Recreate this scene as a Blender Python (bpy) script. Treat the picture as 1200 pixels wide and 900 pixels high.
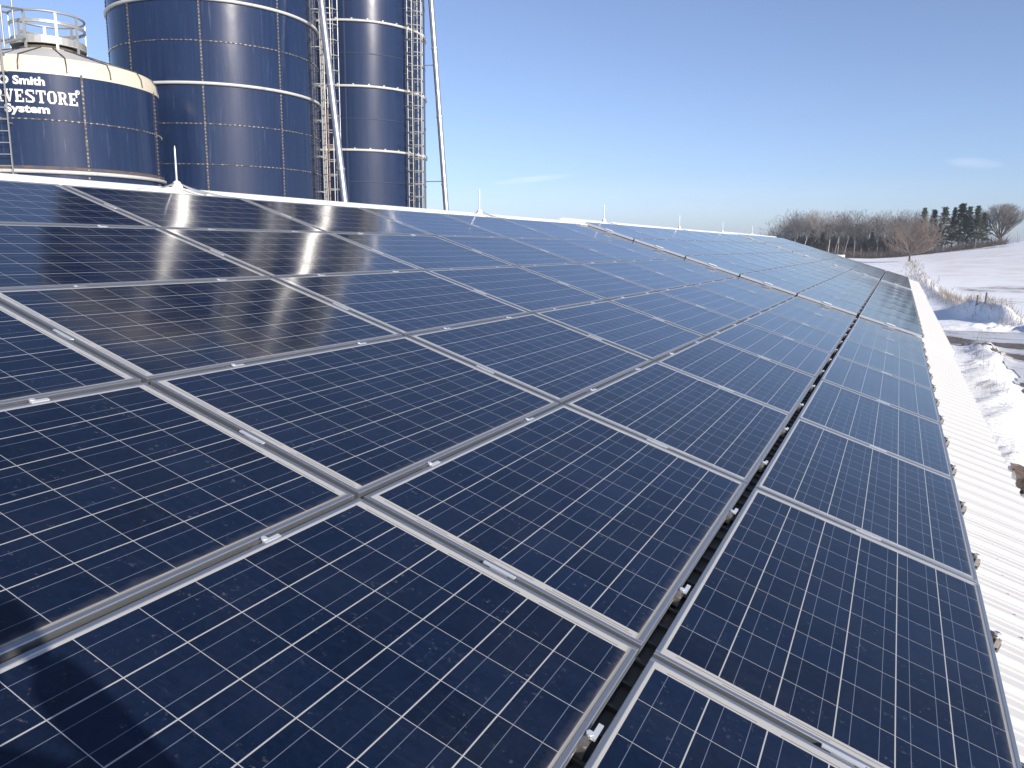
import bpy, bmesh, math, random
from mathutils import Vector, Matrix, noise
R = math.radians
PI = math.pi
random.seed(7)
scene = bpy.context.scene
for o in list(bpy.data.objects): bpy.data.objects.remove(o)

# ---------------------------------------------------------------- camera
cam_data = bpy.data.cameras.new('camera')
cam = bpy.data.objects.new('camera', cam_data)
scene.collection.objects.link(cam)
scene.camera = cam
GZ = 5.5                                   # height of the camera datum above the ground
right = Vector((0.8985347, 0.4388243, 0.0082801))
down = Vector((0.0838572, -0.1531267, -0.9846422))
fwd = Vector((-0.4308170, 0.8854295, -0.1743883))
CAM = Vector((5.3855, -1.9916, -0.3961 + GZ))
m = Matrix((right, -down, -fwd)).transposed().to_4x4()
m.translation = CAM
cam.matrix_world = m
cam_data.sensor_width = 36.0
cam_data.lens = 918.577 / 1200 * 36.0
cam_data.clip_start = 0.02
cam_data.clip_end = 9000

# ---------------------------------------------------------------- sky and sun
SUN_AZ, SUN_EL = 117.0, 22.0               # azimuth clockwise from +Y
world = bpy.data.worlds.new('World'); scene.world = world
world.use_nodes = True
wn, wl = world.node_tree.nodes, world.node_tree.links
wn.clear()
wo = wn.new('ShaderNodeOutputWorld'); wb = wn.new('ShaderNodeBackground')
sky = wn.new('ShaderNodeTexSky'); sky.sky_type = 'NISHITA'; sky.sun_disc = False
sky.sun_elevation = R(SUN_EL); sky.sun_rotation = R(SUN_AZ)
sky.altitude = 300; sky.air_density = 0.8; sky.dust_density = 0.9; sky.ozone_density = 6.0
wb.inputs['Strength'].default_value = 0.14
# thin wisps of cloud in the sky
def wmath(op, a, b=None, clamp=False):
    n = wn.new('ShaderNodeMath'); n.operation = op; n.use_clamp = clamp
    for i, v in enumerate((a, b)):
        if v is None: continue
        if isinstance(v, (int, float)): n.inputs[i].default_value = v
        else: wl.new(v, n.inputs[i])
    return n.outputs[0]
wtc = wn.new('ShaderNodeTexCoord')
wsep = wn.new('ShaderNodeSeparateXYZ'); wl.new(wtc.outputs['Generated'], wsep.inputs[0])
waz = wmath('ARCTAN2', wsep.outputs[0], wsep.outputs[1])
wel = wsep.outputs[2]
wno = wn.new('ShaderNodeTexNoise'); wno.inputs['Scale'].default_value = 30; wno.inputs['Detail'].default_value = 5
wmp = wn.new('ShaderNodeMapping'); wmp.inputs['Scale'].default_value = (1, 1, 5)
wl.new(wtc.outputs['Generated'], wmp.inputs[0]); wl.new(wmp.outputs[0], wno.inputs[0])
def wisp(az, el, wa, we, tilt, s):
    da = wmath('SUBTRACT', waz, R(az)); de = wmath('SUBTRACT', wel, math.sin(R(el)))
    de = wmath('SUBTRACT', de, wmath('MULTIPLY', da, tilt))
    e = wmath('ADD', wmath('POWER', wmath('ABSOLUTE', wmath('DIVIDE', da, wa)), 2.0),
              wmath('POWER', wmath('ABSOLUTE', wmath('DIVIDE', de, we)), 2.0))
    g = wmath('SUBTRACT', 1.0, e, True)
    return wmath('MULTIPLY', wmath('MULTIPLY', g, wno.outputs[0]), s)
wsum = wmath('ADD', wisp(-24.6, 4.6, 0.055, 0.0045, 0.10, 0.32), wisp(3.6, 5.2, 0.03, 0.006, -0.1, 0.25))
wsum = wmath('ADD', wsum, wisp(-18, 3.0, 0.5, 0.03, 0.02, 0.10))
wdot = wn.new('ShaderNodeVectorMath'); wdot.operation = 'DOT_PRODUCT'; wl.new(wtc.outputs['Generated'], wdot.inputs[0])
wdot.inputs[1].default_value = (-.1439, .9626, .2295)
wmoon = wmath('MULTIPLY', wmath('GREATER_THAN', wdot.outputs['Value'], math.cos(R(.26))), wmath('MULTIPLY', wno.outputs[0], .22))
wsum = wmath('ADD', wsum, wmoon)           # pale day moon
wmix = wn.new('ShaderNodeMixRGB'); wmix.inputs[2].default_value = (6.5, 7.2, 8.2, 1)
wl.new(wsum, wmix.inputs[0]); wl.new(sky.outputs[0], wmix.inputs[1])
wtint = wn.new('ShaderNodeMixRGB'); wtint.blend_type = 'MULTIPLY'; wtint.inputs[0].default_value = 1
wtint.inputs[2].default_value = (1.17, 1.0, .97, 1)      # camera white balance
wl.new(wmix.outputs[0], wtint.inputs[1]); whs = wn.new('ShaderNodeHueSaturation'); whs.inputs['Saturation'].default_value = .87
wl.new(wtint.outputs[0], whs.inputs['Color']); wl.new(whs.outputs[0], wb.inputs[0]); wl.new(wb.outputs[0], wo.inputs[0])

sun_dir = Vector((math.sin(R(SUN_AZ)) * math.cos(R(SUN_EL)), math.cos(R(SUN_AZ)) * math.cos(R(SUN_EL)), math.sin(R(SUN_EL))))
sd = bpy.data.lights.new('sun', 'SUN'); sd.energy = 5.0; sd.angle = R(0.53); sd.color = (1.0, 0.92, 0.81)
so = bpy.data.objects.new('sun', sd); scene.collection.objects.link(so)
so.rotation_euler = sun_dir.to_track_quat('Z', 'Y').to_euler()
so.location = (60, -30, 60)

scene.view_settings.view_transform = 'Standard'
scene.view_settings.look = 'None'
scene.view_settings.exposure = 0.34
scene.view_settings.gamma = 1.0
scene.render.engine = 'CYCLES'
scene.cycles.max_bounces = 6
scene.cycles.glossy_bounces = 4
scene.cycles.sample_clamp_indirect = 12

HAZE = 0.00028
# ---------------------------------------------------------------- helpers
col = scene.collection
class MB:
    def __init__(s): s.v = []; s.f = []; s.m = []; s.smooth = []
    def add(s, vs, fs, mi=0, smooth=False):
        b = len(s.v); s.v += [tuple(v) for v in vs]
        for f in fs:
            s.f.append(tuple(i + b for i in f)); s.m.append(mi); s.smooth.append(smooth)
    def box(s, c, d, rot=None, mi=0):
        vs = [Vector((x * d[0] / 2, y * d[1] / 2, z * d[2] / 2)) for x in (-1, 1) for y in (-1, 1) for z in (-1, 1)]
        if rot is not None: vs = [rot @ v for v in vs]
        vs = [v + Vector(c) for v in vs]
        s.add(vs, [(0, 1, 3, 2), (4, 6, 7, 5), (0, 4, 5, 1), (2, 3, 7, 6), (0, 2, 6, 4), (1, 5, 7, 3)], mi)
    def tube(s, pts, r, n=8, mi=0, cap=True, closed=False):
        pts = [Vector(p) for p in pts]; k = len(pts)
        rs = r if isinstance(r, (list, tuple)) else [r] * k
        rings = []; ref = None
        for i, p in enumerate(pts):
            if closed: t = pts[(i + 1) % k] - pts[i - 1]
            else: t = pts[min(i + 1, k - 1)] - pts[max(i - 1, 0)]
            t.normalize()
            if ref is None: ref = Vector((0, 0, 1)) if abs(t.z) < .9 else Vector((1, 0, 0))
            a = (ref - t * ref.dot(t)).normalized(); b = t.cross(a); ref = a
            rings.append([p + (a * math.cos(q) + b * math.sin(q)) * rs[i] for q in [2 * PI * j / n for j in range(n)]])
        vs = [v for rg in rings for v in rg]; fs = []
        for i in range(k if closed else k - 1):
            i2 = (i + 1) % k
            for j in range(n):
                fs.append((i * n + j, i * n + (j + 1) % n, i2 * n + (j + 1) % n, i2 * n + j))
        s.add(vs, fs, mi, n > 5)
        if cap and not closed:
            s.add(rings[0], [tuple(range(n))[::-1]], mi); s.add(rings[-1], [tuple(range(n))], mi)
    def lathe(s, prof, n=48, mi=0, c=(0, 0, 0), a0=0, a1=2 * PI, smooth=True):
        full = abs(a1 - a0 - 2 * PI) < 1e-6; m_ = n if full else n + 1; vs = []; fs = []
        for (r, z) in prof:
            for j in range(m_):
                a = a0 + (a1 - a0) * j / n
                vs.append((c[0] + r * math.sin(a), c[1] + r * math.cos(a), c[2] + z))
        for i in range(len(prof) - 1):
            for j in range(n):
                j2 = (j + 1) % m_
                fs.append((i * m_ + j, (i + 1) * m_ + j, (i + 1) * m_ + j2, i * m_ + j2))
        s.add(vs, fs, mi, smooth)
    def mesh(s, name, mats):
        me = bpy.data.meshes.new(name); me.from_pydata(s.v, [], s.f)
        for mt in (mats if isinstance(mats, (list, tuple)) else [mats]): me.materials.append(mt)
        me.polygons.foreach_set('material_index', s.m); me.polygons.foreach_set('use_smooth', s.smooth)
        me.update(); return me
    def build(s, name, mats, parent=None, loc=None):
        o = bpy.data.objects.new(name, s.mesh(name, mats)); col.objects.link(o)
        if parent: o.parent = parent
        if loc is not None: o.location = loc
        return o
def tag(o, label=None, cat=None, group=None, kind=None):
    if label: o['label'] = label
    if cat: o['category'] = cat
    if group: o['group'] = group
    if kind: o['kind'] = kind
    return o
def empty(name, loc, rot=(0, 0, 0)):
    o = bpy.data.objects.new(name, None); col.objects.link(o); o.location = loc; o.rotation_euler = rot
    o.empty_display_size = .2; return o

# node material helper
class NM:
    def __init__(s, name, **kw):
        s.m = bpy.data.materials.new(name); s.m.use_nodes = True
        s.n = s.m.node_tree.nodes; s.l = s.m.node_tree.links
        s.b = s.n['Principled BSDF']; s.tc = s.n.new('ShaderNodeTexCoord')
        for k, v in kw.items(): s.set(k, v)
    def set(s, k, v):
        k = {'base': 'Base Color', 'rough': 'Roughness', 'metal': 'Metallic', 'ior': 'IOR', 'spec': 'Specular IOR Level',
             'coat': 'Coat Weight', 'coatr': 'Coat Roughness', 'normal': 'Normal', 'trans': 'Transmission Weight'}.get(k, k)
        i = s.b.inputs[k]
        if hasattr(v, 'is_linked') or hasattr(v, 'links'): s.l.new(v, i)
        elif isinstance(v, (tuple, list)): i.default_value = (*v[:3], 1)
        else: i.default_value = v
    def _in(s, sock, v):
        if isinstance(v, (int, float)): sock.default_value = v
        elif isinstance(v, (tuple, list)): sock.default_value = (*v[:3], 1) if len(sock.default_value) == 4 else v
        else: s.l.new(v, sock)
    def math(s, op, a, b=None, c=None, clamp=False):
        n = s.n.new('ShaderNodeMath'); n.operation = op; n.use_clamp = clamp
        for i, v in enumerate((a, b, c)):
            if v is not None: s._in(n.inputs[i], v)
        return n.outputs[0]
    def mix(s, f, a, b, mode='MIX'):
        n = s.n.new('ShaderNodeMixRGB'); n.blend_type = mode
        s._in(n.inputs[0], f); s._in(n.inputs[1], a); s._in(n.inputs[2], b); return n.outputs[0]
    def coord(s, kind='Object', scale=(1, 1, 1), loc=(0, 0, 0)):
        mp = s.n.new('ShaderNodeMapping'); s.l.new(s.tc.outputs[kind], mp.inputs[0])
        mp.inputs['Scale'].default_value = scale; mp.inputs['Location'].default_value = loc; return mp.outputs[0]
    def noise(s, vec, scale, detail=4, rough=.55, out=0):
        n = s.n.new('ShaderNodeTexNoise'); s.l.new(vec, n.inputs['Vector'])
        n.inputs['Scale'].default_value = scale; n.inputs['Detail'].default_value = detail
        n.inputs['Roughness'].default_value = rough; return n.outputs[out]
    def voro(s, vec, scale, out='Distance'):
        n = s.n.new('ShaderNodeTexVoronoi'); s.l.new(vec, n.inputs['Vector']); n.inputs['Scale'].default_value = scale
        return n.outputs[out]
    def ramp(s, v, *stops):
        n = s.n.new('ShaderNodeValToRGB'); s.l.new(v, n.inputs[0]); e = n.color_ramp.elements
        while len(e) < len(stops): e.new(.5)
        for i, (p, c) in enumerate(stops):
            e[i].position = p; e[i].color = (c, c, c, 1) if isinstance(c, (int, float)) else (*c, 1)
        return n.outputs[0]
    def sep(s, v):
        n = s.n.new('ShaderNodeSeparateXYZ'); s.l.new(v, n.inputs[0]); return n.outputs
    def bump(s, h, strength, dist):
        n = s.n.new('ShaderNodeBump'); n.inputs['Strength'].default_value = strength
        n.inputs['Distance'].default_value = dist; s.l.new(h, n.inputs['Height']); s.set('normal', n.outputs[0])

# ---------------------------------------------------------------- materials
def mat_metal(name, base, rough, metal=.85, var=.12, scale=12):
    k = NM(name, metal=metal)
    nz = k.noise(k.coord(), scale, 5)
    k.set('base', k.mix(k.math('MULTIPLY', nz, var * 2), base, tuple(c * .55 for c in base)))
    k.set('rough', k.math('ADD', k.math('MULTIPLY', nz, .15), rough - .07)); return k.m
M_frame = mat_metal('anodised_frame', (.46, .48, .50), .38, .85, .18, 9)
M_steel = mat_metal('galvanised_steel', (.62, .63, .63), .42, .8, .3, 6)
M_clip = mat_metal('clip_steel', (.42, .39, .36), .42, .8, .5, 40)
M_tab = mat_metal('bright_clip', (.86, .87, .88), .35, .6, .1, 20)
M_lad = mat_metal('ladder_galvanised', (.46, .46, .44), .5, .5, .4, 2)
M_pipe = mat_metal('galvanised_pipe', (.52, .53, .55), .33, .8, .3, 3)

def mat_cells():
    k = NM('solar_cells', rough=.1, ior=1.42)
    x, y, z = k.sep(k.tc.outputs['Object'])
    oi = k.n.new('ShaderNodeObjectInfo'); rnd = oi.outputs['Random']
    cx = k.math('DIVIDE', k.math('ADD', x, .474), .158); cy = k.math('DIVIDE', k.math('ADD', y, .8035), .1612)
    fx = k.math('FRACT', cx); fy = k.math('FRACT', cy)
    ex = k.math('ABSOLUTE', k.math('SUBTRACT', fx, .5)); ey = k.math('ABSOLUTE', k.math('SUBTRACT', fy, .5))
    gx = k.math('GREATER_THAN', ex, .5 - .0115); gy = k.math('GREATER_THAN', ey, .5 - .0062)
    bb = k.math('LESS_THAN', k.math('ABSOLUTE', k.math('SUBTRACT', ex, .24)), .0052)
    outx = k.math('GREATER_THAN', k.math('ABSOLUTE', x), .4735); outy = k.math('GREATER_THAN', k.math('ABSOLUTE', k.math('SUBTRACT', y, .0025)), .8055)
    out = k.math('MAXIMUM', outx, outy)
    gap = k.math('MAXIMUM', k.math('MAXIMUM', gx, gy), out)
    # cell to cell and crystal variation
    cb = k.n.new('ShaderNodeCombineXYZ'); k.l.new(k.math('FLOOR', cx), cb.inputs[0]); k.l.new(k.math('FLOOR', cy), cb.inputs[1]); k.l.new(k.math('MULTIPLY', rnd, 91.0), cb.inputs[2])
    wn_ = k.n.new('ShaderNodeTexWhiteNoise'); k.l.new(cb.outputs[0], wn_.inputs[0])
    cry = k.voro(k.coord(scale=(1, 1, 1)), 70, 'Color')
    crs = k.sep(cry)[0]
    tone = k.math('ADD', k.math('MULTIPLY', wn_.outputs[0], .55), k.math('MULTIPLY', crs, .45))
    tone = k.math('ADD', k.math('MULTIPLY', tone, .7), k.math('MULTIPLY', rnd, .3))
    cell = k.mix(tone, (.0020, .0046, .0130), (.0058, .0145, .0420))
    # dust and dried snow-melt marks
    off = k.n.new('ShaderNodeVectorMath'); off.operation = 'ADD'; k.l.new(k.coord(), off.inputs[0])
    cb2 = k.n.new('ShaderNodeCombineXYZ'); k.l.new(k.math('MULTIPLY', rnd, 57.0), cb2.inputs[0]); k.l.new(k.math('MULTIPLY', rnd, 23.0), cb2.inputs[1])
    k.l.new(cb2.outputs[0], off.inputs[1]); v = off.outputs[0]
    film = k.ramp(k.noise(v, 3.2, 7, .65), (.42, 0), (.8, 1))
    spk = k.math('MULTIPLY', k.ramp(k.noise(v, 46, 4, .7), (.60, 0), (.72, 1)), k.ramp(k.noise(v, 7, 3, .6), (.5, 0), (.62, 1)))
    dust = k.math('ADD', k.math('MULTIPLY', film, .018), k.math('MULTIPLY', spk, .26))
    run = k.n.new('ShaderNodeMapping'); k.l.new(v, run.inputs[0]); run.inputs['Scale'].default_value = (1.2, 14, 1)
    dust = k.math('ADD', dust, k.math('MULTIPLY', k.ramp(k.noise(run.outputs[0], 2.5, 6, .7), (.55, 0), (.75, 1)), .022))
    lip = k.math('MULTIPLY', k.ramp(k.math('ADD', x, k.math('MULTIPLY', k.noise(v, 20, 5), .05)), (.475, 0), (.51, 1)), .10)
    dust = k.math('ADD', dust, lip)
    c = k.mix(bb, cell, (.14, .16, .21))
    c = k.mix(dust, c, (.34, .33, .32))
    c = k.mix(gap, c, (.38, .38, .38)); c = k.mix(out, c, (.41, .405, .385))
    c = k.mix(k.math('MULTIPLY', k.ramp(k.math('ADD', x, k.math('MULTIPLY', k.noise(v, 9, 4), .012)), (.474, 0), (.4835, 1)), .8), c, (.20, .185, .165))
    # flat conductor ribbons in the margins at both short ends
    ay = k.math('ABSOLUTE', y)
    r1 = k.math('LESS_THAN', k.math('ABSOLUTE', k.math('SUBTRACT', ay, .8165)), .0014)
    r2 = k.math('LESS_THAN', k.math('ABSOLUTE', k.math('ADD', y, .8275)), .0014)
    s1 = k.math('LESS_THAN', k.math('FRACT', k.math('DIVIDE', k.math('ADD', x, .44), .316)), .80)
    s2 = k.math('LESS_THAN', k.math('FRACT', k.math('DIVIDE', k.math('ADD', x, .30), .474)), .62)
    rib = k.math('MAXIMUM', k.math('MULTIPLY', r1, s1), k.math('MULTIPLY', r2, s2))
    c = k.mix(k.math('MULTIPLY', rib, k.math('LESS_THAN', k.math('ABSOLUTE', x), .46)), c, (.10, .10, .11))
    k.set('base', c)
    k.set('rough', k.math('ADD', .085, k.math('MULTIPLY', film, .06)))
    return k.m
M_cells = mat_cells()

def mat_roof():
    k = NM('white_roof_metal', rough=.5, spec=.3)
    nz = k.noise(k.coord(scale=(.5, 2, 1)), 3, 6, .6); n2 = k.noise(k.coord(), .5, 4)
    k.set('base', k.mix(k.math('MULTIPLY', nz, .35), (.57, .57, .56), (.46, .46, .45)))
    k.set('rough', k.math('ADD', .42, k.math('MULTIPLY', n2, .2))); return k.m
M_roof = mat_roof()
M_screw = NM('roof_screw', base=(.16, .15, .13), rough=.5, metal=.5).m
k = NM('ridge_cap_white', rough=.35)
k.set('base', k.mix(k.ramp(k.noise(k.coord(scale=(1, .6, 1)), 9, 6, .7), (.55, 0), (.72, .5)), (.80, .79, .76), (.45, .42, .37))); M_cap = k.m
k = NM('barn_wall_white', rough=.5); k.set('base', k.mix(k.noise(k.coord(), 1.2, 4), (.76, .76, .74), (.66, .66, .65))); M_wall = k.m
M_dark = NM('dark_opening', base=(.03, .03, .035), rough=.6).m
M_white = NM('white_plate', base=(.85, .85, .83), rough=.5).m
M_joint_light = NM('joint_light_face', base=(.44, .49, .56), rough=.5).m
M_gap_shade = NM('gap_shade_black', base=(.03, .03, .03), rough=.6).m  # black of the strip that darkens the wide panel gap

def mat_silo(name, fade):
    k = NM(name, ior=1.5, spec=.40)
    st = k.noise(k.coord(scale=(3.2, 3.2, .10)), 3.0, 6, .65)
    st2 = k.ramp(k.noise(k.coord(scale=(5, 5, .22)), 3.0, 5, .7), (.60, 0), (.74, 1))
    pat = k.noise(k.coord(), .35, 3, .5)
    c = k.mix(k.ramp(st, (.35, 0), (.72, 1)), (.008, .017, .052), (.015, .030, .076))
    c = k.mix(k.math('MULTIPLY', pat, .35), c, (.020, .035, .080))
    c = k.mix(k.math('MULTIPLY', st2, fade), c, (.12, .14, .21))
    k.set('base', c); k.set('rough', k.math('ADD', .145, k.math('MULTIPLY', pat, .08)))
    n = k.noise(k.coord(scale=(1, 1, .6)), .9, 3)
    k.bump(n, .15, .04)
    return k.m
M_blue = mat_silo('blue_enamel', .45)
M_blue_far = mat_silo('blue_enamel_faded', .12)
def mat_rustpaint(name, base, amt):
    k = NM(name, rough=.4)
    f = k.ramp(k.noise(k.coord(scale=(1, 1, .5)), 3.5, 7, .7), (.56, 0), (.68, 1))
    c = k.mix(k.math('MULTIPLY', k.noise(k.coord(), 1.5, 3), .3), base, tuple(q * .7 for q in base))
    k.set('base', k.mix(k.math('MULTIPLY', f, amt), c, (.20, .10, .045))); return k.m
M_ring = mat_rustpaint('white_ring_paint', (.50, .50, .47), .35)
M_cream = mat_rustpaint('cream_roof_paint', (.62, .56, .43), .15)
k = NM('grey_roof_sheet', rough=.45); k.set('base', k.mix(k.noise(k.coord(), 1.5, 5), (.55, .54, .52), (.42, .42, .41))); M_coneroof = k.m
k = NM('seam_sealer', rough=.7); k.set('base', k.mix(k.ramp(k.noise(k.coord(), 7, 5, .7), (.45, 0), (.68, 1)), (.030, .034, .048), (.13, .105, .085))); M_seam = k.m
k = NM('bolt_heads', rough=.5, metal=.3); k.set('base', k.mix(k.ramp(k.noise(k.coord(), 5, 4), (.45, 0), (.65, 1)), (.26, .255, .24), (.12, .09, .075))); M_bolt = k.m
M_seam_dark = NM('seam_dark', base=(.022, .034, .07), rough=.5).m
k = NM('rust_edge', rough=.85); k.set('base', k.mix(k.ramp(k.noise(k.coord(scale=(1, 1, 2)), 4, 6, .7), (.42, 0), (.62, 1)), (.05, .055, .085), (.13, .085, .05))); M_rust = k.m
k = NM('white_lettering', rough=.5); k.set('base', k.mix(k.ramp(k.noise(k.coord(scale=(1, 1, .4)), 5, 6, .7), (.5, 0), (.72, 1)), (.66, .65, .61), (.42, .36, .31))); M_letter = k.m
k = NM('rust_conduit', rough=.7); k.set('base', k.mix(k.noise(k.coord(scale=(1, 1, .3)), 4, 4), (.22, .08, .06), (.30, .24, .20))); M_conduit = k.m

# ---------------------------------------------------------------- terrain
def sst(a, b, x):
    t = min(1, max(0, (x - a) / (b - a))); return t * t * (3 - 2 * t)
def hz(x, y):
    base = 2.3 + .13 * max(0, min(x, 45)) + .03 * max(0, x - 45) - .01 * min(0, max(x, -200))
    h = sst(100, 292, y) * base * (1 - .55 * sst(310, 620, y))
    # drifted hollow beside the weedy bank: its steep right side is in shade
    dx, dy = x - 8.3, y - 68.5
    ang = .36 * dy
    e = ((dx - .35 * dy) / 3.0) ** 2 + (dy / 5.2) ** 2
    if e < 4: h -= .5 * math.exp(-e * 1.6)
    # weedy bank
    bx = weed_x(y)
    if 58 < y < 150: h += (.45 + .85 * sst(60, 63, y) * (1 - sst(71, 76, y))) * math.exp(-((x - bx) / .8) ** 2) * sst(58, 62, y) * (1 - .6 * sst(80, 150, y))
    h += 1.0 * math.exp(-((x - 14.2) / .8) ** 2 - ((y - 56.3) / 1.6) ** 2)
    # ploughed-up snow banks
    if 14 < y < 46:
        b1 = bank_x(y)
        if abs(x - b1) < 3: h += (.30 + .28 * noise.noise(Vector((x * 1.9, y * 1.9, 2))) + .16 * noise.noise(Vector((x * 4, y * 4, 9)))) * math.exp(-((x - b1) / .6) ** 2)
    if 54 < y < 62: h += max(0, .28 + .5 * noise.noise(Vector((x * 1.4, y * 1.4, 5))) + .2 * noise.noise(Vector((x * 3, y * 3, 5)))) * math.exp(-((y - 57.2 - .08 * (x - 8)) / 1.1) ** 2) * sst(7, 10, x)
    n = .05 * noise.noise(Vector((x * .35, y * .35, 0))) + .12 * noise.noise(Vector((x * .06, y * .06, 3)))
    return h + n
def weed_x(y):
    pts = [(58, 13.6), (62.3, 12.4), (68.9, 11.2), (76.2, 10.5), (88.3, 9.8), (110, 9.2), (148, 8.3), (214, 8.0)]
    for (y0, x0), (y1, x1) in zip(pts, pts[1:]):
        if y <= y1: return x0 + (x1 - x0) * (y - y0) / (y1 - y0)
    return 8.0
def bank_x(y):
    return 8.0 + (y - 16) * .058 + .22 * math.sin(y * .5) + .15 * math.sin(y * 1.3)

def grid_axis(stops):
    out = []
    for a, b, s in stops:
        n = max(1, int(round((b - a) / s)))
        out += [a + (b - a) * i / n for i in range(n)]
    out.append(stops[-1][1]); return out
xs = grid_axis([(-3000, -400, 260), (-400, -60, 40), (-60, 4, 6), (4, 22, .30), (22, 60, 2), (60, 400, 30), (400, 3000, 260)])
ys = grid_axis([(-2900, -200, 270), (-200, 6, 20), (6, 64, .32), (64, 110, .6), (110, 330, 3.5), (330, 990, 40), (990, 3100, 211)])
mb = MB()
vs = [(x, y, hz(x, y)) for y in ys for x in xs]; nx = len(xs)
mb.add(vs, [(j * nx + i, j * nx + i + 1, (j + 1) * nx + i + 1, (j + 1) * nx + i) for j in range(len(ys) - 1) for i in range(nx - 1)], 0, True)
k = NM('snow_field', rough=.6)
g = k.coord('Object'); gx_, gy_, gz_ = k.sep(g)
big = k.noise(k.coord(scale=(.12, .3, 1)), 1.0, 6, .6)
fine = k.noise(k.coord(scale=(.8, 2.2, 1)), 1.0, 7, .7)
furrow = k.noise(k.coord(scale=(.28, 1.1, 1)), 1.0, 7, .72)
def band(a, b, w):
    up = k.math('DIVIDE', k.math('SUBTRACT', gy_, a), w, clamp=True); dn = k.math('DIVIDE', k.math('SUBTRACT', b, gy_), w, clamp=True)
    return k.math('MULTIPLY', up, dn)
xr = k.math('DIVIDE', k.math('SUBTRACT', gx_, 12.0), 1.5, clamp=True)
till = k.math('MULTIPLY', k.math('MULTIPLY', band(102, 127, 9), xr), k.ramp(k.math('ADD', k.math('MULTIPLY', furrow, .5), k.math('MULTIPLY', k.noise(k.coord(scale=(.9, 1.8, 1)), 1, 6, .75), .5)), (.45, 0), (.50, 1)))
till = k.math('MULTIPLY', till, k.ramp(k.noise(k.coord(scale=(.10, .12, 1), loc=(7, 2, 0)), 1, 5, .6), (.36, 0), (.50, 1)))
till2 = k.math('MULTIPLY', k.math('MULTIPLY', band(80, 99, 8), k.math('DIVIDE', k.math('SUBTRACT', gx_, 13.0), 1.5, clamp=True)), k.ramp(k.math('ADD', k.math('MULTIPLY', furrow, .6), k.math('MULTIPLY', fine, .4)), (.50, 0), (.56, 1)))
stub = k.math('MULTIPLY', k.math('MULTIPLY', band(120, 250, 25), k.math('DIVIDE', k.math('SUBTRACT', gx_, 10.0), 3.0, clamp=True)), k.ramp(k.math('ADD', k.math('MULTIPLY', furrow, .5), k.math('MULTIPLY', big, .5)), (.46, 0), (.66, 1)))
bare = k.math('MULTIPLY', k.math('MULTIPLY', band(130, 262, 10), k.math('DIVIDE', k.math('SUBTRACT', 9.0, gx_), 3.0, clamp=True)), k.ramp(k.noise(k.coord(scale=(.1, .14, 1), loc=(3, 1, 0)), 1, 4), (.63, 0), (.70, 1)))
c = k.mix(k.math('MULTIPLY', fine, .10), (.96, .96, .96), (.76, .78, .82))
c = k.mix(k.math('MULTIPLY', stub, .65), c, (.50, .38, .27))
c = k.mix(k.math('MULTIPLY', till, .85), c, (.10, .075, .06))
c = k.mix(k.math('MULTIPLY', till2, .7), c, (.12, .09, .07))
c = k.mix(k.math('MULTIPLY', bare, .7), c, (.22, .17, .13))
brush_floor = k.math('MULTIPLY', band(252, 300, 4), k.ramp(k.noise(k.coord(scale=(.5, .5, 1)), 1, 5), (.4, 0), (.55, 1)))
c = k.mix(k.math('MULTIPLY', k.math('MULTIPLY', brush_floor, k.math('DIVIDE', k.math('SUBTRACT', 34.0, gx_), 4.0, clamp=True)), .7), c, (.12, .085, .07))
k.set('base', c)
k.bump(k.math('ADD', fine, k.math('MULTIPLY', k.noise(g, 2.6, 6, .65), .7)), .9, .16)
tag(mb.build('ground', k.m), kind='structure')

# farm lane and its muddy yard: sheets 4 mm and more above the ground, draped on it
def sheet(name, outline, mat, lift, res=.4, rag=.35):
    bm = bmesh.new()
    pts = []
    for (x0, y0), (x1, y1) in zip(outline, outline[1:] + outline[:1]):
        L = math.hypot(x1 - x0, y1 - y0); n = max(1, int(L / res))
        for i in range(n):
            t = i / n; x = x0 + (x1 - x0) * t; y = y0 + (y1 - y0) * t
            d = noise.noise(Vector((x * .9, y * .9, lift * 50))) * rag; pts.append((x + d * 1.2, y + d))
    def inside(x, y):
        c_ = False; j = len(pts) - 1
        for i in range(len(pts)):
            xi, yi = pts[i]; xj, yj = pts[j]
            if (yi > y) != (yj > y) and x < (xj - xi) * (y - yi) / (yj - yi) + xi: c_ = not c_
            j = i
        return c_
    bm.free()
    x0 = min(p[0] for p in pts); x1 = max(p[0] for p in pts); y0 = min(p[1] for p in pts); y1 = max(p[1] for p in pts)
    st = res * .5; mb = MB(); idx = {}
    nx_ = int((x1 - x0) / st) + 1; ny_ = int((y1 - y0) / st) + 1
    def vid(i, j):
        if (i, j) not in idx:
            x = x0 + i * st; y = y0 + j * st; idx[(i, j)] = len(mb.v); mb.v.append((x, y, hz(x, y) + lift))
        return idx[(i, j)]
    for i in range(nx_):
        for j in range(ny_):
            if inside(x0 + (i + .5) * st, y0 + (j + .5) * st):
                mb.f.append((vid(i, j), vid(i + 1, j), vid(i + 1, j + 1), vid(i, j + 1))); mb.m.append(0); mb.smooth.append(True)
    return tag(mb.build(name, mat), kind='structure')
k = NM('icy_lane', rough=.35)
n1 = k.noise(k.coord(scale=(.25, .9, 1)), 1.2, 6, .6); n2 = k.noise(k.coord(), 3, 6, .7)
v = k.math('ADD', k.math('MULTIPLY', n1, .75), k.math('MULTIPLY', n2, .25))
c = k.mix(k.ramp(v, (.40, 0), (.47, 1)), (.22, .18, .14), (.62, .62, .62))
c = k.mix(k.ramp(v, (.56, 0), (.63, 1)), c, (.76, .77, .79)); k.set('base', c)
k.bump(n2, .5, .05); M_lane = k.m
k = NM('thawed_mud', rough=.55)
n2 = k.noise(k.coord(), 2.2, 7, .7)
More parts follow.
